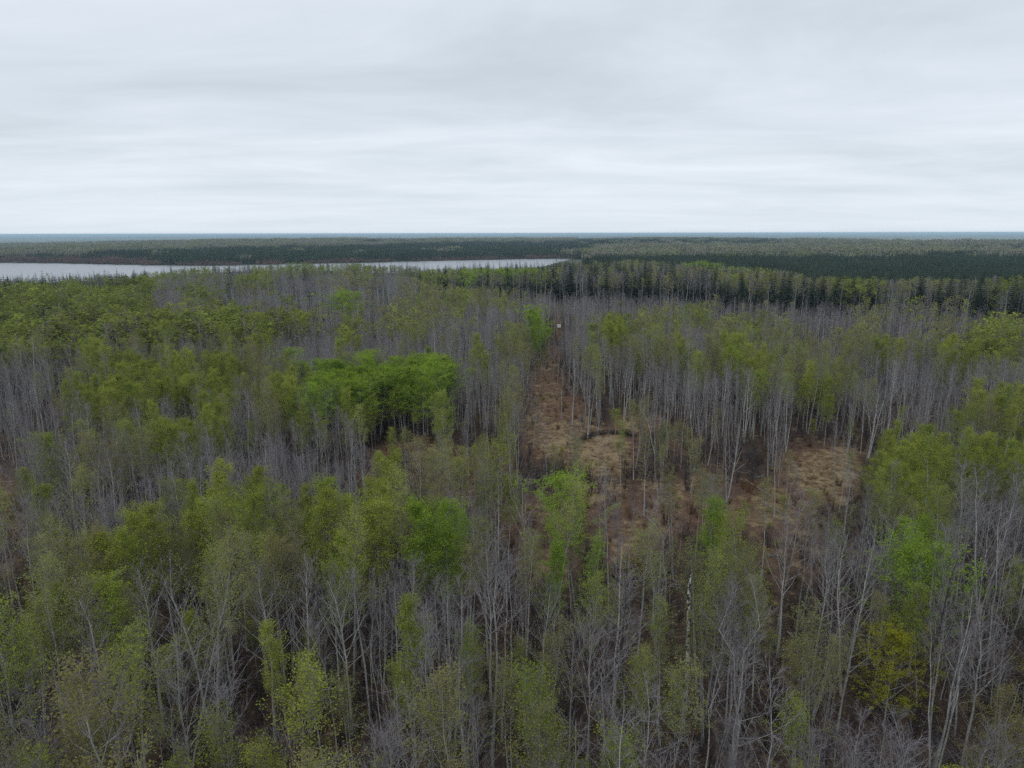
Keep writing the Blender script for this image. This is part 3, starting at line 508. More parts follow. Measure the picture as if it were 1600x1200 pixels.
for i, (look, n, kw) in enumerate([('full crowned', 9500, dict(start=.35, round_=1, spread=.8, nl=30)), ('upright', 8800, dict(start=.35, spread=.85, nl=30)), ('broad', 10000, dict(start=.33, round_=1, spread=.95, nl=30))]):
    proto('green_poplar', aspen(400 + i, nleaf=n, leaf_size=.092, **kw), bk, [tw, M['leaf_green']], 14.0, look)
for i, (look, w_) in enumerate([('narrow', .12), ('spire shaped', .15), ('broad', .20), ('shaggy', .17)]):
    proto('spruce_tree', spruce(500 + i, width=w_), M['bark_dark'], [M['needle']], 14.0, look)
for i, (look, lm, n) in enumerate([('bare brown', 'leaf_rust', 0), ('rusty', 'leaf_rust', 260), ('olive leafing', 'leaf_olive', 420), ('fresh leafing', 'leaf_yellow', 500), ('dense bare brown', 'leaf_rust', 40)]):
    proto('willow_shrub', shrub(600 + i, leaf=n), M['twig_brown'], [M['twig_brown'], M[lm]], 2.2, look)
def far_proto(kind, geos, mats): proto(kind, geos, mats[0], mats[1:], 14.0, '')
for i in range(4): far_proto('far_bare', aspen(700 + i, far=True, spread=1.25), [bk, tw, M['leaf_olive']])
for i in range(3): far_proto('far_leafing', aspen(710 + i, far=True, nleaf=130, leaf_size=.34, spread=1.25), [bk, tw, M['leaf_olive' if i != 1 else 'leaf_yellow']])
for i in range(3): far_proto('far_yellow', aspen(720 + i, far=True, nleaf=520, leaf_size=.44, start=.3, spread=1.5, round_=1), [bk, tw, M['leaf_far']])
for i in range(3): far_proto('far_green', aspen(730 + i, far=True, nleaf=560, leaf_size=.46, start=.25, spread=1.5, round_=1), [bk, tw, M['leaf_green']])
for i in range(3): far_proto('far_spruce', spruce(740 + i, far=True, width=(.13, .16, .19)[i]), [M['bark_dark'], M['needle']])

# ------------------------------------------------------------------ setting: ground, lake
th = np.radians(np.concatenate([np.arange(-180, -50, 5.0), np.linspace(-50, 50, 321), np.arange(55, 181, 5.0)]))
rr = [2.0]
while rr[-1] < 48000: rr.append(rr[-1] * 1.0 + max(.55, rr[-1] * .0105))
rr = np.array(rr); RR, TH = np.meshgrid(rr, th, indexing='ij'); gx = RR * np.sin(TH); gy = RR * np.cos(TH)
gz = terrain(gx, gy); nr, na = gx.shape
V = np.concatenate([np.stack([gx.ravel(), gy.ravel(), gz.ravel()], 1), [[0, 0, 0]]])
i = np.arange(nr - 1)[:, None] * na; j = np.arange(na - 1)[None, :]
Fq = np.stack([i + j, i + na + j, i + na + j + 1, i + j + 1], -1).reshape(-1, 4)
cj = np.arange(na - 1); Ft = np.stack([np.full(na - 1, nr * na), cj, cj + 1], 1)
me = mesh_from('ground', V, [(Fq, 0), (Ft, 0)], [M['ground']], smooth=True)
px, py, pz = project(V)
dryv = np.where((pz > 5) & (np.abs(px - 800) < 1500), ell(px, py, DRY, .45), 0)
farv = sstep(260, 520, np.hypot(V[:, 0], V[:, 1]))
FIELDS = [(1560, 378.6, 190, 3.6, 1.), (1330, 377, 70, 2.0, .8), (1230, 378, 24, 1.6, .6)]
fldv = np.where((pz > 1500) & (np.abs(px - 800) < 1500), ell(px, py, FIELDS, .3), 0)
opnv = np.where((pz > 5) & (np.abs(px - 800) < 1500), ell(px, py, CLEAR, .5), 0)
for nm, v in (('dry', dryv), ('far', farv), ('field', fldv), ('open', opnv), ('plain', sstep(4200, 7000, np.hypot(V[:, 0], V[:, 1])))):
    a = me.attributes.new(nm, 'FLOAT', 'POINT'); a.data.foreach_set('value', np.asarray(v, np.float32))
o = link('ground', me); o['kind'] = 'structure'
LV = np.concatenate([np.c_[LAKE, np.full(len(LAKE), LAKE_Z)]])
# grow the sheet a little so that the shore cuts it, not its own edge
cen = LV[:, :2].mean(0)
import bmesh
bm = bmesh.new(); vs_ = [bm.verts.new(v) for v in LV]; f = bm.faces.new(vs_); bmesh.ops.triangulate(bm, faces=[f])
bmesh.ops.recalc_face_normals(bm, faces=bm.faces)
for f in bm.faces:
    if f.normal.z < 0: f.normal_flip()
me = bpy.data.meshes.new('lake'); bm.to_mesh(me); bm.free(); me.materials.append(M['water'])
o = link('lake', me); o['kind'] = 'structure'

# ------------------------------------------------------------------ instanced masses (what nobody could count)
SRC_N = [0]
def mass(name, meshes, P, rot, scl, idx):
    col = bpy.data.collections.new(name + '_sources')
    for i, me in enumerate(meshes):
        ob = bpy.data.objects.new('%s_source_%s' % (name, 'abcdefghijklmnop'[i]), me); col.objects.link(ob)
    pm = bpy.data.meshes.new(name); pm.vertices.add(len(P)); pm.vertices.foreach_set('co', np.asarray(P, np.float32).ravel())
    a = pm.attributes.new('turn', 'FLOAT_VECTOR', 'POINT'); a.data.foreach_set('vector', np.asarray(rot, np.float32).ravel())
    a = pm.attributes.new('size', 'FLOAT_VECTOR', 'POINT'); a.data.foreach_set('vector', np.asarray(scl, np.float32).ravel())
    a = pm.attributes.new('pick', 'INT', 'POINT'); a.data.foreach_set('value', np.asarray(idx, np.int32))
    ob = link(name, pm); ob['kind'] = 'stuff'
    ng = bpy.data.node_groups.new(name, 'GeometryNodeTree')
    ng.interface.new_socket('Geometry', in_out='INPUT', socket_type='NodeSocketGeometry'); ng.interface.new_socket('Geometry', in_out='OUTPUT', socket_type='NodeSocketGeometry')
    gi = ng.nodes.new('NodeGroupInput'); go = ng.nodes.new('NodeGroupOutput'); ip = ng.nodes.new('GeometryNodeInstanceOnPoints'); ci = ng.nodes.new('GeometryNodeCollectionInfo')
    ci.inputs['Collection'].default_value = col; ci.inputs['Separate Children'].default_value = True; ci.inputs['Reset Children'].default_value = True
    def attr(nm, ty):
        n = ng.nodes.new('GeometryNodeInputNamedAttribute'); n.data_type = ty; n.inputs[0].default_value = nm; return n.outputs[0]
    ng.links.new(gi.outputs[0], ip.inputs['Points']); ng.links.new(ci.outputs[0], ip.inputs['Instance']); ip.inputs['Pick Instance'].default_value = True
    ng.links.new(attr('pick', 'INT'), ip.inputs['Instance Index']); ng.links.new(attr('turn', 'FLOAT_VECTOR'), ip.inputs['Rotation']); ng.links.new(attr('size', 'FLOAT_VECTOR'), ip.inputs['Scale'])
    ng.links.new(ip.outputs[0], go.inputs[0])
    md = ob.modifiers.new('scatter', 'NODES'); md.node_group = ng
    return ob
KNAME = ['bare_aspen', 'leafing_aspen', 'yellow_green_aspen', 'green_poplar', 'spruce_tree']
FNAME = ['far_bare', 'far_leafing', 'far_yellow', 'far_green', 'far_spruce']
MNAME = ['bare_aspen_woods', 'leafing_aspen_woods', 'yellow_green_woods', 'green_poplar_woods', 'spruce_woods']
nT = len(T); tilt = rng.normal(0, .042, (nT, 2)) * np.where(rng.random((nT, 1)) < .025, 4.0, 1.0); yaw = rng.uniform(0, 6.283, nT); wid = rng.uniform(.82, 1.2, nT) * T[:, 9]
ux, uy, uz = project(T[:, :3] + np.stack([0 * yaw, 0 * yaw, T[:, 3] * .8], 1))
inview = (uz > 1) & (ux > 4) & (ux < 1596) & (uy > 380) & (uy < 1190)
indiv = np.zeros(nT, bool)
CAPS = [290, 290, 240, 90, 260]
for k in range(5):
    ids = np.where((T[:, 4] == k) & inview)[0]
    if k == 4: ids = ids[np.argsort(-T[ids, 3] / T[ids, 5])]
    else: ids = ids[np.argsort(T[ids, 5])]
    indiv[ids[:CAPS[k]]] = True
for k in range(5):
    rest = np.where((T[:, 4] == k) & ~indiv)[0]
    nm_n = PROTO[KNAME[k]]; nm_f = PROTO[FNAME[k]]
    near = T[rest, 5] < 200
    if k == 4: near[:] = False
    idx = np.where(near, rng.integers(0, len(nm_n), len(rest)), len(nm_n) + rng.integers(0, len(nm_f), len(rest)))
    s = T[rest, 3] / 14.0; w_ = wid[rest] * np.where(s < .8, (s ** .5 + s) * .5 / np.maximum(s, .2), 1.0)
    mass(MNAME[k], [d['joined'] for d in nm_n] + [d['joined'] for d in nm_f], T[rest, :3], np.c_[tilt[rest], yaw[rest]], np.c_[s * w_, s * w_, s], idx)

# far patches of forest: many small trees in one tuft of canopy
def patch(seed, kind):
    g = np.random.default_rng(seed); G = Geo(); n = {'s': 64, 'g': 28, 'r': 44}[kind]
    for i in range(n):
        x, y = g.uniform(-16, 16, 2)
        if kind == 's':
            h = g.uniform(7, 12.5); r_ = g.uniform(1.1, 1.9); k = 5
            for t0, t1, rs in ((.05, .5, 1.0), (.3, .78, .72), (.58, 1.0, .45)):
                a = np.arange(k) * 6.283 / k + g.uniform(0, 6); q = g.uniform(.7, 1.25, k) * r_ * rs
                V = np.concatenate([np.stack([x + np.cos(a) * q, y + np.sin(a) * q, np.full(k, h * t0) + g.uniform(-.3, .3, k)], 1), [[x, y, h * t1]]])
                G.add(V, [[j, (j + 1) % k, k] for j in range(k)], 0)
        elif kind == 'g':
            h = g.uniform(10, 15); n2 = 34; P = g.normal(size=(n2, 3)); P /= np.linalg.norm(P, axis=1, keepdims=True); P *= g.uniform(.55, 1, n2)[:, None]
            P = P * np.array([2.6, 2.6, 3.2]) + np.array([x, y, h - 3.2]); G.leaves(P, 1.5, 0, g, .2)
            G.spikes([[x, y, -.5]], [[x, y, h]], .16, 1)
        else:
            h = g.uniform(2, 5); n2 = 22; P = g.normal(size=(n2, 3)) * np.array([1.3, 1.3, h * .3]) + np.array([x, y, h * .55]); G.leaves(P, 1.1, 0, g, .2)
    return G
P_s = [patch(800 + i, 's').mesh('spruce_patch', [M['needle_far']]) for i in range(4)]
P_g = [patch(810 + i, 'g').mesh('grey_patch', [M['far_grey'], M['bark']]) for i in range(4)]
P_r = [patch(820 + i, 'r').mesh('brush_patch', [M['far_red']]) for i in range(3)]
ptsS, ptsG, ptsR = [], [], []
for (y0, y1, s) in ((560, 1700, 19), (1700, 4600, 34)):
    X, Y, D = scatter(y0, y1, s, 0.92)
    Z = terrain(X, Y); sdl = poly_sd(X, Y, LAKE)
    x, y, _ = project(np.stack([X, Y, Z + 8], 1)); u = rng.random(len(X))
    y = y + (fbm(X / 120, Y / 120, 31, 3) - .5) * 4 * np.clip(1500 / D, .4, 1.2); xw = x + (fbm(X / 150, Y / 150, 33, 3) - .5) * 60
    _bx, _by, _ = project(np.stack([X, Y, Z], 1)); beyond = (D > 700) & (np.interp(_bx, [a for a, _ in FAR_SHORE], [b for _, b in FAR_SHORE]) > _by - .6)
    bx, by, _ = project(np.stack([X, Y, Z], 1))
    lakeside = np.where(x < 930, beyond & (sdl > 6), True)
    bogz = (bx > 1235) & (D > 525)
    midr = (x >= 930) & (x <= 1235) & (D > 850)
    ok = np.where(x < 930, lakeside, bogz | midr) & (sdl > 6)
    t_ = np.full(len(X), 1)                                       # 0 spruce, 1 grey green aspen, 2 brown brush, -1 open
    ST = np.interp(xw, [-400, 100, 230, 300, 400, 500, 600, 700, 800, 900, 1000], [420, 400, 391, 389, 388, 385, 383, 380, 379, 378, 377])
    sp = (xw < 930) & (y > ST) & (u < .99); t_[sp] = 0
    t_[(xw < 250) & (y > 399) & (u < .92)] = 2
    t_[(xw < 250) & (y > 392) & (y < 401) & (u < .10)] = 0
    t_[(sdl < 26) & (x < 900)] = 2
    t_[(xw > 560) & (xw < 665) & (y > 374) & (y < 380.5) & (u < .85)] = 0
    t_[(xw > 880) & (y > 393) & ((u < .985) | (y > 399))] = 0
    t_[(xw > 880) & (xw < 1120) & (y > 384) & (y <= 403) & (u < .55)] = 0
    t_[(xw > 880) & (y > 383) & (y <= 394) & (u < .42)] = 0
    t_[(xw > 890) & (xw < 1245) & (y > 374) & (y < 385) & (u < .9)] = 0
    t_[(xw > 1470) & (xw < 1540) & (y > 372) & (y < 379) & (u < .8)] = 0
    t_[(xw > 1330) & (y > 383) & (y < 387) & (u < .6)] = 0
    t_[(xw > 1250) & (y < 381) & (u < .35)] = 2
    t_[(xw > 880) & (y > 381) & (y < 404) & (fbm(X / 420, Y / 260, 37, 3) > .575) & (u < .8)] = 1
    fl = ell(bx, by, FIELDS, .3) > .3; t_[fl] = -1
    Pt = np.stack([X, Y, Z], 1)
    ptsS.append(Pt[ok & (t_ == 0)]); ptsG.append(Pt[ok & (t_ == 1)]); ptsR.append(Pt[ok & (t_ == 2)])
def far_mass(name, meshes, pts, lo, hi):
    P = np.concatenate(pts); n = len(P); s = rng.uniform(lo, hi, n)
    mass(name, meshes, P, np.c_[np.zeros((n, 2)), rng.uniform(0, 6.283, n)], np.c_[s, s, s * rng.uniform(.8, 1.45, n)], rng.integers(0, len(meshes), n))
far_mass('bog_spruce_forest', P_s, ptsS, .85, 1.2); far_mass('distant_aspen_forest', P_g, ptsG, .85, 1.2); far_mass('lakeshore_brush', P_r, ptsR, .85, 1.2)

# ------------------------------------------------------------------ undergrowth and dry grass
DK = simple('understory_twig', (0.060, 0.048, 0.050), (0.115, 0.095, 0.095), scale=1.5, per_obj=0.3, spec=0.05)
wh = [d['joined'] for d in PROTO['willow_shrub']]
fo = []
for i, lf in enumerate((0, 0, 60, 160)):
    a, b_ = shrub(640 + i, H=3.4, n=20, rad=1.25, leaf=lf, lsz=.10); J = Geo(); J.v = a.v + b_.v; J.n = a.n + b_.n
    for (k, c), f in a.f.items(): J.f.setdefault((0, c), []).extend(f)
    for (k, c), f in b_.f.items(): J.f.setdefault((k, c), []).extend([x + a.n for x in f])
    fo.append(J.mesh('understory_bush', [DK, M['leaf_olive']]))
for i in range(2):
    g = np.random.default_rng(660 + i); G = Geo(); c = np.c_[g.uniform(-1.5, 1.5, (9, 2)), g.uniform(.03, .3, 9)]; d = g.normal(size=(9, 3)); d[:, 2] *= .12; d /= np.linalg.norm(d, axis=1, keepdims=True)
    ln = g.uniform(.8, 2.6, 9)[:, None]; G.spikes(c - d * ln, c + d * ln, g.uniform(.025, .075, 9), 0); fo.append(G.mesh('deadfall', [M['dead_wood']]))
pts, idx, scs = [], [], []
for (a0, a1, st) in ((18, 130, 1.75), (130, 340, 2.5)):
    X, Y, D = scatter(a0, a1, st, .86)
    Z = terrain(X, Y); bx, by, _ = project(np.stack([X, Y, Z], 1)); op = ell(bx, by, CLEAR); dr = ell(bx, by, DRY, .45); u = rng.random(len(X))
    isop = rng.random(len(X)) < op * 1.3
    k = u < np.where(isop, .62 - dr * .55, .85)
    n = k.sum(); io = isop[k]
    s_ = np.where(io, rng.uniform(.28, .7, n), rng.uniform(.35, 1.15, n)); zs_ = np.where(io, s_ * rng.uniform(.55, 1.0, n), s_ * rng.uniform(.8, 1.5, n))
    pts.append(np.stack([X, Y, Z], 1)[k]); scs.append(np.c_[s_, s_, zs_])
    idx.append(np.where(io, rng.choice(5, n, p=[.36, .24, .10, .04, .26]), 5 + rng.choice(6, n, p=[.36, .27, .17, .08, .06, .06])))
P_ = np.concatenate(pts)
mass('undergrowth', wh + fo, P_, np.c_[np.zeros((len(P_), 2)), rng.uniform(0, 6.28, len(P_))], np.concatenate(scs), np.concatenate(idx))
def tuft(seed):
    g = np.random.default_rng(seed); G = Geo(); n = 70; a = g.uniform(0, 6.28, n); r_ = g.uniform(0, .5, n); A = np.stack([np.cos(a) * r_, np.sin(a) * r_, np.full(n, -.03)], 1)
    b_ = g.uniform(0, 6.28, n); ln = g.uniform(.25, .75, n); B = A + np.stack([np.cos(b_) * ln, np.sin(b_) * ln, ln * g.uniform(.2, .9, n)], 1); G.spikes(A, B, .018, 0); return G.mesh('grass_tuft', [M['straw']])
tufts = [tuft(900 + i) for i in range(4)]
X, Y, D = scatter(40, 340, .95, .86)
Z = terrain(X, Y); bx, by, _ = project(np.stack([X, Y, Z], 1)); dr = ell(bx, by, DRY, .45) + .06; op = ell(bx, by, CLEAR)
k = rng.random(len(X)) < dr * .8 * (fbm(X / 4, Y / 4, 55, 3) > .42) + .02
n = k.sum(); s = rng.uniform(.6, 1.3, n)
mass('dry_grass', tufts, np.stack([X, Y, Z], 1)[k], np.c_[rng.normal(0, .1, (n, 2)), rng.uniform(0, 6.28, n)], np.c_[s, s, s * rng.uniform(.5, 1.1, n)], rng.integers(0, 4, n))

# ------------------------------------------------------------------ single trees
LANDMARKS = [(80, 1130, 'below the lower left corner stand'), (200, 900, 'in the lower left green stand'), (130, 970, 'among the leafing stems low on the left'), (20, 830, 'beside the brown opening at the left edge'), (90, 700, 'in the grey stand left of the pale grove'),
 (290, 815, 'around the twin clump left of centre'), (490, 815, 'around the wide clump before the grey stand'), (580, 815, 'beside the tree left of the round poplar'), (430, 710, 'in the grey stand below the bright green grove'), (565, 610, 'in the bright green grove'),
 (240, 610, 'in the pale yellow-green grove'), (250, 690, 'in the leafing stand below the pale grove'), (420, 930, 'among the pale forked trunks left of the centre'), (480, 1015, 'around the small bright cone shaped tree'), (640, 930, 'in the grey thicket below the round poplar'), (695, 840, 'around the round green poplar'),
 (770, 950, 'in the bare thicket between the two green poplars'), (868, 888, 'around the twin poplars beside the clearing'), (898, 790, 'at the narrow green poplar in the clearing'), (680, 745, 'among thin stems before the rusty brush'), (640, 670, 'along the front of the bright green grove'),
 (752, 675, 'at the green tree left of the cut line'), (870, 690, 'in the open grass at the foot of the cut line'), (945, 710, 'beside the oval of dry grass'), (1010, 690, 'right of the curved brush pile'), (1030, 800, 'in the dark red-brown brush'), (1112, 830, 'around the tall green tree between the clearings'),
 (1280, 742, 'at the tan clearing on the right'), (1195, 800, 'along the rutted strip below the tan clearing'), (1080, 930, 'around the white birch snag'), (1185, 920, 'in the leafing stand right of the snag'), (975, 960, 'around the dark dead trunk by the snag'), (1290, 920, 'among bare forks right of the snag'),
 (1400, 1010, 'around the rounded golden tree'), (1450, 880, 'around the dark green poplar on the right'), (1400, 740, 'at the leafy edge right of the tan clearing'), (1500, 720, 'in the green stand at the right edge'), (1560, 860, 'in the dark bare stand at the right edge'), (1500, 1010, 'among pale twigs right of the golden tree'),
 (1283, 635, 'around the bright clump above the tan clearing'), (1400, 640, 'in the blue-grey stand above the right green edge'), (1150, 640, 'in the grey stand right of the cut line'), (1060, 620, 'in the row of pale stems beside the cut line'), (890, 600, 'beside the upper end of the cut line'), (750, 590, 'in the bare stand right of the green grove'),
 (200, 1130, 'at the bottom edge under the green stand'), (420, 1130, 'at the bottom edge under the forked trunks'), (640, 1130, 'at the bottom edge under the grey thicket'), (860, 1130, 'at the bottom edge under the green poplars'), (1080, 1130, 'at the foot of the birch snag'), (1300, 1130, 'at the bottom edge under the bare forked trees'), (1500, 1130, 'at the bottom right corner'),
 (100, 500, 'in the far green canopy on the left'), (300, 480, 'in the far grey and green canopy'), (500, 500, 'in the far canopy behind the grove'), (640, 480, 'in the far canopy before the lake'), (1000, 520, 'in the wide leafing stand behind the cut line'), (1200, 550, 'in the leafing stand before the tall wood'), (1500, 560, 'in the far green stand at the right'),
 (60, 432, 'at the lake shore on the left'), (200, 428, 'between green canopy and lake on the left'), (330, 420, 'by the narrow middle of the lake'), (500, 416, 'before the thin strip of lake'), (660, 420, 'before the open water at the centre'), (800, 415, 'along the shore before the right arm of the lake'), (900, 412, 'at the right tip of the lake'),
 (960, 450, 'in the tall wood right of the lake'), (1000, 420, 'in the mixed wood behind the lake tip'), (1100, 455, 'in the dark middle of the tall wood'), (1150, 425, 'behind the tall wood near bright green crowns'), (1230, 460, 'in the tall wood left of round crowns'), (1340, 455, 'under bright round crowns of the tall wood'), (1450, 465, 'in the tall wood on the right'), (1560, 465, 'in the tall wood at the right edge')]
KLABEL = ['leafless grey aspen', 'thinly leafed aspen', 'yellow-green aspen', 'bright green poplar', 'dark spruce']
KCAT = ['aspen tree', 'aspen tree', 'aspen tree', 'poplar tree', 'spruce tree']
recs = []
ids = np.where(indiv)[0]
lmx = np.array([(a, b) for a, b, _ in LANDMARKS], float)
labels = {}
for i in ids:
    k = int(T[i, 4]); pl = PROTO[KNAME[k]]; v = int(rng.integers(0, len(pl))); d = pl[v]
    q = int(np.argmin(((lmx[:, 0] - ux[i]) / 1.0) ** 2 + ((lmx[:, 1] - uy[i]) * 1.2) ** 2))
    root = bpy.data.objects.new(KNAME[k], None); COL.objects.link(root)
    s = T[i, 3] / 14.0; w_ = wid[i] * (1.0 if s > .8 else (s ** .5 + s) * .5 / max(s, .2))
    root.location = T[i, :3]; root.rotation_euler = (tilt[i, 0], tilt[i, 1], yaw[i]); root.scale = (s * w_, s * w_, s)
    root.empty_display_size = .5
    link('trunk', d['trunk'], root); link('crown', d['crown'], root)
    root['category'] = KCAT[k]
    recs.append((root, k, d['look'], q, ux[i], uy[i], T[i, 3], w_))
ORD = ['', 'second', 'third', 'fourth', 'fifth', 'sixth', 'seventh', 'eighth', 'ninth', 'tenth', 'eleventh', 'twelfth', 'thirteenth', 'fourteenth', 'fifteenth']
def ordinal(i, n):
    if n == 1: return ''
    if n == 2: return ('left', 'right')[i] + ' '
    if n == 3: return ('leftmost', 'middle', 'rightmost')[i] + ' '
    if i == 0: return 'leftmost '
    if i == n - 1: return 'rightmost '
    return (ORD[i] + '-from-left ') if i <= (n - 1) / 2 else (ORD[n - 1 - i] + '-from-right ')
def name_them(recs):
    g = {}
    for r in recs: g.setdefault((r[1], r[2], r[3]), []).append(r)
    for (k, look, q), rs in g.items():
        place = LANDMARKS[q][2]; rs.sort(key=lambda r: r[4])
        for i, r in enumerate(rs):
            r[0]['label'] = '%s%s %s %s' % (ordinal(i, len(rs)), look, KLABEL[k], place)
            r[0]['group'] = '%ss %s' % (KLABEL[k].replace('spruce', 'spruce tree'), place)
            if len(r[0]['label'].split()) > 16: print('LONG', r[0]['label'])
name_them(recs)

# ------------------------------------------------------------------ trees and things that stand out singly
def single(name, label, cat, px_, py_top, H, geos, tm, cms, D=None, rz=0.0, group=None, sx=1.0, geoH=14.0, tilt_=(0, 0)):
    """stand a tree of height H so that its top meets the line of sight through (px, py_top)"""
    d = Fv * FPX + Rv * (px_ - 800) + Uv * (600 - py_top); t_ = (H - CAM_H) / d[2]; p = C0 + d * t_; z = float(terrain(p[0], p[1]))
    root = bpy.data.objects.new(name, None); COL.objects.link(root); root.location = (p[0], p[1], z); s = H / geoH; root.scale = (s * sx, s * sx, s); root.rotation_euler = (tilt_[0], tilt_[1], rz); root.empty_display_size = .5
    root['label'] = label; root['category'] = cat
    if group: root['group'] = group
    zs = np.concatenate([v[:, 2] for v in geos[1].v]); zf = geoH / np.quantile(zs, .997)
    for G_ in geos:
        for v in G_.v: v[:, 2] *= zf
    link('trunk', geos[0].mesh(name + '_trunk', [tm]), root); link('crown', geos[1].mesh(name + '_crown', cms), root)
    return root
# white birch snag, broken off, black at the top
g = np.random.default_rng(5); tr = Geo(); cr_ = Geo(); q = np.linspace(0, 1, 12)
P = np.stack([.12 * np.sin(q * 5), .1 * np.cos(q * 4), q * 14 - .2 * (q == 0)], 1); rad = .20 * (1 - .55 * q) * g.uniform(.92, 1.1, 12)
tr.tube(P, rad, 9, 0)
sn = bpy.data.objects.new('birch_snag', None)
A = [P[11]] * 5; B = [P[11] + np.array([g.normal(0, .08), g.normal(0, .08), g.uniform(.2, .6)]) for _ in range(5)]; cr_.spikes(A, B, .07, 0)
for i in range(22):
    c = P[g.integers(4, 12)]; a = g.uniform(0, 6.28); cr_.spikes([c], [c + np.array([math.cos(a), math.sin(a), g.uniform(-.1, .8)]) * g.uniform(.4, 1.7)], .022, 0)
snag = single('birch_snag', 'broken-topped white birch snag with black scarred bark, right of centre at the bottom', 'dead tree', 1081, 886, 15.2, (tr, cr_), M['birch'], [M['bark_dark']])
# dark dead trunk with a pale twiggy top, left of the snag
single('dead_tree', 'dark dead trunk with a pale twiggy top left of the white birch snag', 'dead tree', 978, 905, 15.5, aspen(61, start=.3, nl=30, crook=.3, r0=.17, spread=.8), M['bark_dark'], [M['twig']])
single('dead_tree', 'dark leaning dead trunk with few limbs in the dark stand at the right edge', 'dead tree', 1470, 850, 17.0, aspen(62, start=.5, nl=12, crook=.4, r0=.16, spread=1.0), M['bark_dark'], [M['twig']], tilt_=(0, .08))
single('golden_poplar', 'rounded golden yellow-green tree at the bottom right', 'poplar tree', 1402, 976, 9.5, aspen(63, nleaf=15000, leaf_size=.10, start=.12, round_=1, spread=1.45, nl=44), M['bark'], [M['twig_brown'], simple('golden_leaf', (0.29, 0.30, 0.026), (0.38, 0.385, 0.036), scale=1.2, translucent=.35)], sx=1.25)
single('green_poplar', 'large dark bright green poplar in the lower right, broad crown full of leaves', 'poplar tree', 1450, 838, 14.0, aspen(64, nleaf=11000, leaf_size=.11, start=.2, round_=1, spread=1.25, nl=46), M['bark'], [M['twig'], M['leaf_green']], sx=1.25)
single('green_poplar', 'round green poplar standing alone left of the red-brown brush', 'poplar tree', 697, 806, 14.2, aspen(65, nleaf=12000, leaf_size=.09, start=.35, round_=1, spread=1.1, nl=40), M['bark'], [M['twig'], M['leaf_green']])
single('green_poplar', 'bright green poplar in the lower middle, left one of the pair by the clearing', 'poplar tree', 868, 842, 12.5, aspen(66, nleaf=10000, leaf_size=.088, start=.28, spread=1.05, nl=38), M['bark'], [M['twig'], simple('lime_leaf', (0.19, 0.30, 0.028), (0.25, 0.37, 0.036), scale=1.2, translucent=.35)])
single('leafing_aspen', 'soft green poplar in the lower middle, right one of the pair by the clearing', 'poplar tree', 930, 838, 12.0, aspen(67, nleaf=5500, leaf_size=.08, start=.28, spread=1.05, nl=36), M['bark'], [M['twig'], M['leaf_green']])
single('green_poplar', 'narrow bright green poplar before the oval of dry grass', 'poplar tree', 898, 757, 11.5, aspen(68, nleaf=5500, leaf_size=.10, start=.3, narrow=.75, nl=34), M['bark'], [M['twig'], M['leaf_green']])
single('green_poplar', 'tall green tree between the brown clearings above the birch snag', 'poplar tree', 1112, 775, 14.0, aspen(69, nleaf=6500, leaf_size=.10, start=.3, spread=1.05, nl=38), M['bark'], [M['twig'], M['leaf_green']])
single('young_poplar', 'small cone shaped bright yellow-green tree at the bottom left', 'poplar tree', 478, 984, 9.0, aspen(70, nleaf=5500, leaf_size=.09, start=.12, spread=1.1, nl=36), M['bark'], [M['twig'], M['leaf_yellow']])
FORKED = [(222, 870, 15.5, 'leftmost of the pale forked trees at the bottom left'), (150, 925, 15, 'pale forked tree rising out of the olive leaves at the bottom left corner'), (465, 868, 16, 'large pale forked aspen with wide bare limbs left of the cone shaped tree'), (405, 868, 16.5, 'tall pale bare aspen with a long clear stem left of the wide forked one'),
          (305, 880, 16, 'pale bare aspen with a fan of upright limbs in the left green stand'), (535, 890, 15, 'pale forked aspen right of the wide forked one'), (765, 850, 15.5, 'pale bare aspen with a clear stem between the two green poplars'), (700, 925, 14.5, 'many-limbed bare tree in the grey thicket'),
          (1235, 800, 15, 'slender pale bare tree before the tan clearing on the right'), (1292, 830, 15, 'pale bare tree with a white forked stem right of the birch snag'), (1345, 825, 16, 'tall bare tree with long sweeping upright limbs right of the forked white stem'), (1545, 935, 14.5, 'pale twin-limbed bare tree at the bottom right corner'), (845, 900, 14, 'pale bare tree below the bright green pair')]
for i, (px_, pyt, H, lab) in enumerate(FORKED):
    single('forked_aspen', lab, 'aspen tree', px_, pyt, H, aspen(80 + i, stems=1 + (i % 3 == 1), start=.42, spread=1.45, nl=30, crook=.5, r0=.115, twig_n=4, limb=.5), M['pale'], [M['twig']], rz=i * 1.3)
# pale trees standing beside the cut line
for i, (px_, pyt, H, lab) in enumerate([(920, 578, 14, 'clump of white stems beside the cut line, thickest of the open grass'), (868 + 28, 560, 14.5, 'tall pale bare aspen on the right bank of the cut line'), (1012, 668, 13, 'leafing aspen right of the curved brush pile'), (978, 565, 13.5, 'pale aspen with clean white trunk right of the white stems'), (1170, 575, 15, 'grey feathery aspen clump above the rutted strip'), (1370, 590, 15, 'blue-grey forked aspen above the right green edge'), (1145, 660, 12.5, 'white-stemmed bare clump at the head of the rutted strip')]):
    single('pale_aspen', lab, 'aspen tree', px_, pyt, H, aspen(120 + i, stems=(3, 1, 1, 2, 3, 2, 3)[i], start=.4, nl=26, r0=.11, limb=.55, nleaf=(0, 0, 700, 0, 0, 0, 0)[i], leaf_size=.15), M['pale'], [M['twig'], M['leaf_olive']])

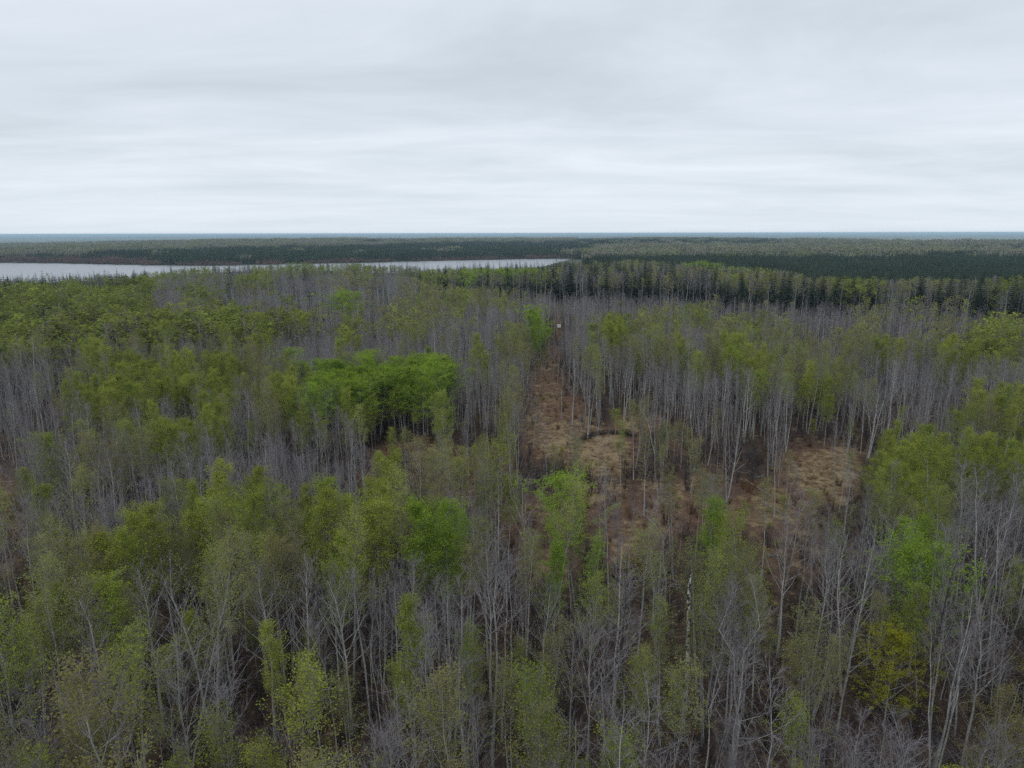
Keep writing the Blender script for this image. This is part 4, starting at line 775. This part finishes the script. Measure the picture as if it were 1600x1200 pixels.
# tall spruces that rise over the wood
for i, (px_, pyt, H, w_, lab) in enumerate([(1533, 434, 20, .14, 'left one of the tall dark spruces standing over the wood at the right edge'), (1560, 432, 20.5, .13, 'tallest dark spruce standing over the wood at the right edge'), (1590, 446, 19, .19, 'broad dark spruce at the very right edge of the tall wood'),
                                           (1390, 428, 19.5, .12, 'lone spruce spire above the grey crowns right of the bright round crowns'), (1246, 416, 20, .15, 'dark spruce spire before the bog, left of the bright round crowns'), (1254, 422, 18.5, .17, 'shorter dark spruce beside the spire before the bog'), (1068, 432, 19, .13, 'pointed dark spruce in the middle of the tall wood'), (940, 428, 18.5, .13, 'pointed dark spruce over the left part of the tall wood')]):
    single('spruce_tree', lab, 'spruce tree', px_, pyt, H, spruce(560 + i, width=w_), M['bark_dark'], [M['needle']], rz=i * 1.1, group='tall spruces over the wood')

# shrubs in the clearings
SHR = [(660, 700, 1, 1.5, 'rusty'), (690, 705, 1, 1.3, 'rusty'), (620, 712, 1, 1.4, 'rusty'), (960, 782, 4, 1.2, ''), (880, 640, 2, .9, ''), (865, 735, 3, 1.0, ''), (1000, 650, 1, .9, ''), (985, 805, 0, 1.4, ''), (1040, 815, 4, 1.5, ''), (1080, 800, 0, 1.3, ''), (1010, 790, 4, 1.2, ''), (830, 820, 4, 1.5, ''), (800, 850, 0, 1.4, ''), (850, 850, 4, 1.3, ''), (1190, 725, 1, 1.2, ''), (1170, 770, 1, 1.2, ''), (1345, 705, 1, 1.5, ''), (1330, 790, 0, 1.3, ''), (1240, 790, 1, 1.0, ''), (1010, 905, 1, 1.7, ''), (990, 890, 2, 1.6, ''), (838, 635, 2, 1.0, ''), (900, 655, 0, .8, ''), (870, 598, 0, 1.0, ''), (845, 620, 0, 1.1, ''), (880, 610, 4, 1.0, ''), (28, 800, 1, 1.5, ''), (18, 860, 1, 1.4, ''), (1000, 672, 0, .7, ''), (910, 745, 2, .8, ''), (955, 735, 0, .8, ''), (1310, 760, 2, .9, ''), (1265, 700, 0, 1.1, ''), (1585, 578, 1, 1.6, '')]
look_s = ['bare brown', 'rust-coloured', 'olive leafing', 'fresh green leafing', 'dense dark brown']
def near_place(x, y):
    P_ = [(660, 700, 'below the bright green grove'), (945, 712, 'by the oval of dry grass'), (865, 625, 'along the cut line'), (1030, 805, 'in the dark red-brown brush'), (835, 835, 'left of the green poplar pair'), (1280, 742, 'at the tan clearing on the right'), (1180, 760, 'along the rutted strip'), (1000, 895, 'left of the birch snag'), (15, 830, 'in the brown opening at the left edge'), (1000, 660, 'by the curved brush pile'), (1585, 578, 'in the far brown opening at the right edge')]
    return min(P_, key=lambda p: (p[0] - x) ** 2 + ((p[1] - y) * 1.5) ** 2)[2]
seen = {}
rows = sorted(SHR, key=lambda r: r[0])
for (x, y, k, s, _) in rows: seen.setdefault((k, near_place(x, y)), []).append((x, y, k, s))
for (k, plc), rs in seen.items():
    for j, (x, y, _, s) in enumerate(rs):
        p = ground(x, y, 0); d = PROTO['willow_shrub'][k]; z = float(terrain(p[0], p[1]))
        root = bpy.data.objects.new('willow_shrub', None); COL.objects.link(root); root.location = (p[0], p[1], z); root.scale = (s * 1.15, s * 1.15, s); root.rotation_euler = (0, 0, x * .37)
        pre = '' if len(rs) == 1 else (['left', 'right'][j] if len(rs) == 2 else (['leftmost', 'middle', 'rightmost'] if len(rs) == 3 else ['leftmost', 'second from left', 'third from left', 'rightmost'])[j]) + ' '
        root['label'] = (pre + look_s[k] + ' willow shrub ' + plc); root['category'] = 'shrub'; root['group'] = 'willow shrubs in the clearings'
        link('stems', d['trunk'], root).name = 'stem_cluster'; link('twigs', d['crown'], root).name = 'crown'

# the curved brush pile: tangled cut stems on an arc
g = np.random.default_rng(9); G = Geo(); ctr = [ground(908, 692), ground(925, 683), ground(950, 679), ground(975, 681), ground(990, 684)]
ctr = np.array(ctr); tt = np.linspace(0, 4, 330); c = np.stack([np.interp(tt, range(5), ctr[:, a]) for a in range(3)], 1) + g.normal(0, .45, (330, 3)) * [1, 1, 0]
zz = terrain(c[:, 0], c[:, 1]) + np.abs(g.normal(0, .35, 330)) + .05; d = g.normal(size=(330, 3)); d[:, 2] *= .25; d /= np.linalg.norm(d, axis=1, keepdims=True); ln = g.uniform(.5, 1.5, 330)[:, None]; c[:, 2] = zz
G.spikes(c - d * ln * .6, c + d * ln, g.uniform(.025, .07, 330), 0)
o = link('brush_pile', G.mesh('brush_pile', [M['bark_dark']])); o['label'] = 'low curved pile of dark cut brush around the oval of dry grass'; o['category'] = 'brush pile'
# fallen logs
LOGS = [(1165, 752, 1205, 778, .16, 'thick grey fallen log at the upper end of the rutted strip'), (1190, 785, 1226, 806, .13, 'dark fallen log lying along the rutted strip'), (860, 612, 880, 616, .11, 'short fallen log across the cut line'), (905, 655, 935, 652, .1, 'thin fallen log above the oval of dry grass'), (30, 748, 70, 742, .12, 'pale fallen trunk by the brown opening at the left edge'), (1250, 770, 1282, 764, .1, 'thin fallen log across the tan clearing'), (1040, 778, 1066, 790, .1, 'fallen log in the dark red-brown brush')]
for (x0, y0, x1, y1, r_, lab) in LOGS:
    a = ground(x0, y0); b_ = ground(x1, y1); G = Geo(); n = 6; q = np.linspace(0, 1, n)[:, None]; P = a + (b_ - a) * q; P[:, 2] = terrain(P[:, 0], P[:, 1]) + r_ * .8; mid = P.mean(0); P = P - mid
    G.tube(P, r_ * np.linspace(1, .55, n), 7, 0)
    G.spikes(P[1:4], P[1:4] + np.array([[.2, .3, .5], [-.3, .2, .4], [.1, -.4, .5]]), r_ * .3, 0)
    o = link('fallen_log', G.mesh('fallen_log', [M['dead_wood']])); o.location = mid; o['label'] = lab; o['category'] = 'log'; o['group'] = 'fallen logs in the clearings'
# the small white box far along the cut line
p = ground(873, 511); z = float(terrain(p[0], p[1]))
root = bpy.data.objects.new('storage_box', None); COL.objects.link(root); root.location = (p[0], p[1], z); root.rotation_euler = (0, 0, .25)
root['label'] = 'small white box standing far along the cut line'; root['category'] = 'box'
def box_mesh(name, sx, sy, sz, z0, m_, bev=.04):
    bm = bmesh.new(); bmesh.ops.create_cube(bm, size=1); bmesh.ops.scale(bm, vec=(sx, sy, sz), verts=bm.verts); bmesh.ops.translate(bm, vec=(0, 0, z0 + sz / 2), verts=bm.verts)
    bmesh.ops.bevel(bm, geom=bm.edges[:], offset=bev, segments=2, affect='EDGES'); me = bpy.data.meshes.new(name); bm.to_mesh(me); bm.free(); me.materials.append(m_); return me
link('tank', box_mesh('tank', 1.5, 1.3, 1.15, .22, M['plastic'], .1), root); link('lid', box_mesh('lid', 1.56, 1.36, .12, 1.372, M['plastic'], .04), root)
link('pallet', box_mesh('pallet', 1.55, 1.35, .2, 0, M['rust'], .02), root)

# ------------------------------------------------------------------ haze
zb = float(gz.min()) - 1.0; bm = bmesh.new(); bmesh.ops.create_cube(bm, size=1); bmesh.ops.scale(bm, vec=(100000, 100000, 44 - zb), verts=bm.verts); bmesh.ops.translate(bm, vec=(0, 0, (44 + zb) / 2), verts=bm.verts)
me = bpy.data.meshes.new('haze'); bm.to_mesh(me); bm.free()
m_, t = mat('haze_air'); pv = N(t, 'ShaderNodeVolumePrincipled'); pv.inputs['Color'].default_value = (0.60, 0.82, 1.0, 1); pv.inputs['Density'].default_value = 8e-5; pv.inputs['Anisotropy'].default_value = 0.0
o_ = N(t, 'ShaderNodeOutputMaterial'); L(t, pv.outputs[0], o_.inputs['Volume']); me.materials.append(m_)
o = link('haze', me); o['kind'] = 'stuff'
print('trees', nT, 'single', indiv.sum(), [int(((T[:, 4] == k) & indiv).sum()) for k in range(5)], 'far', sum(map(len, ptsS)), sum(map(len, ptsG)), sum(map(len, ptsR)), 'zmin', gz.min(), 'zmax', gz.max())
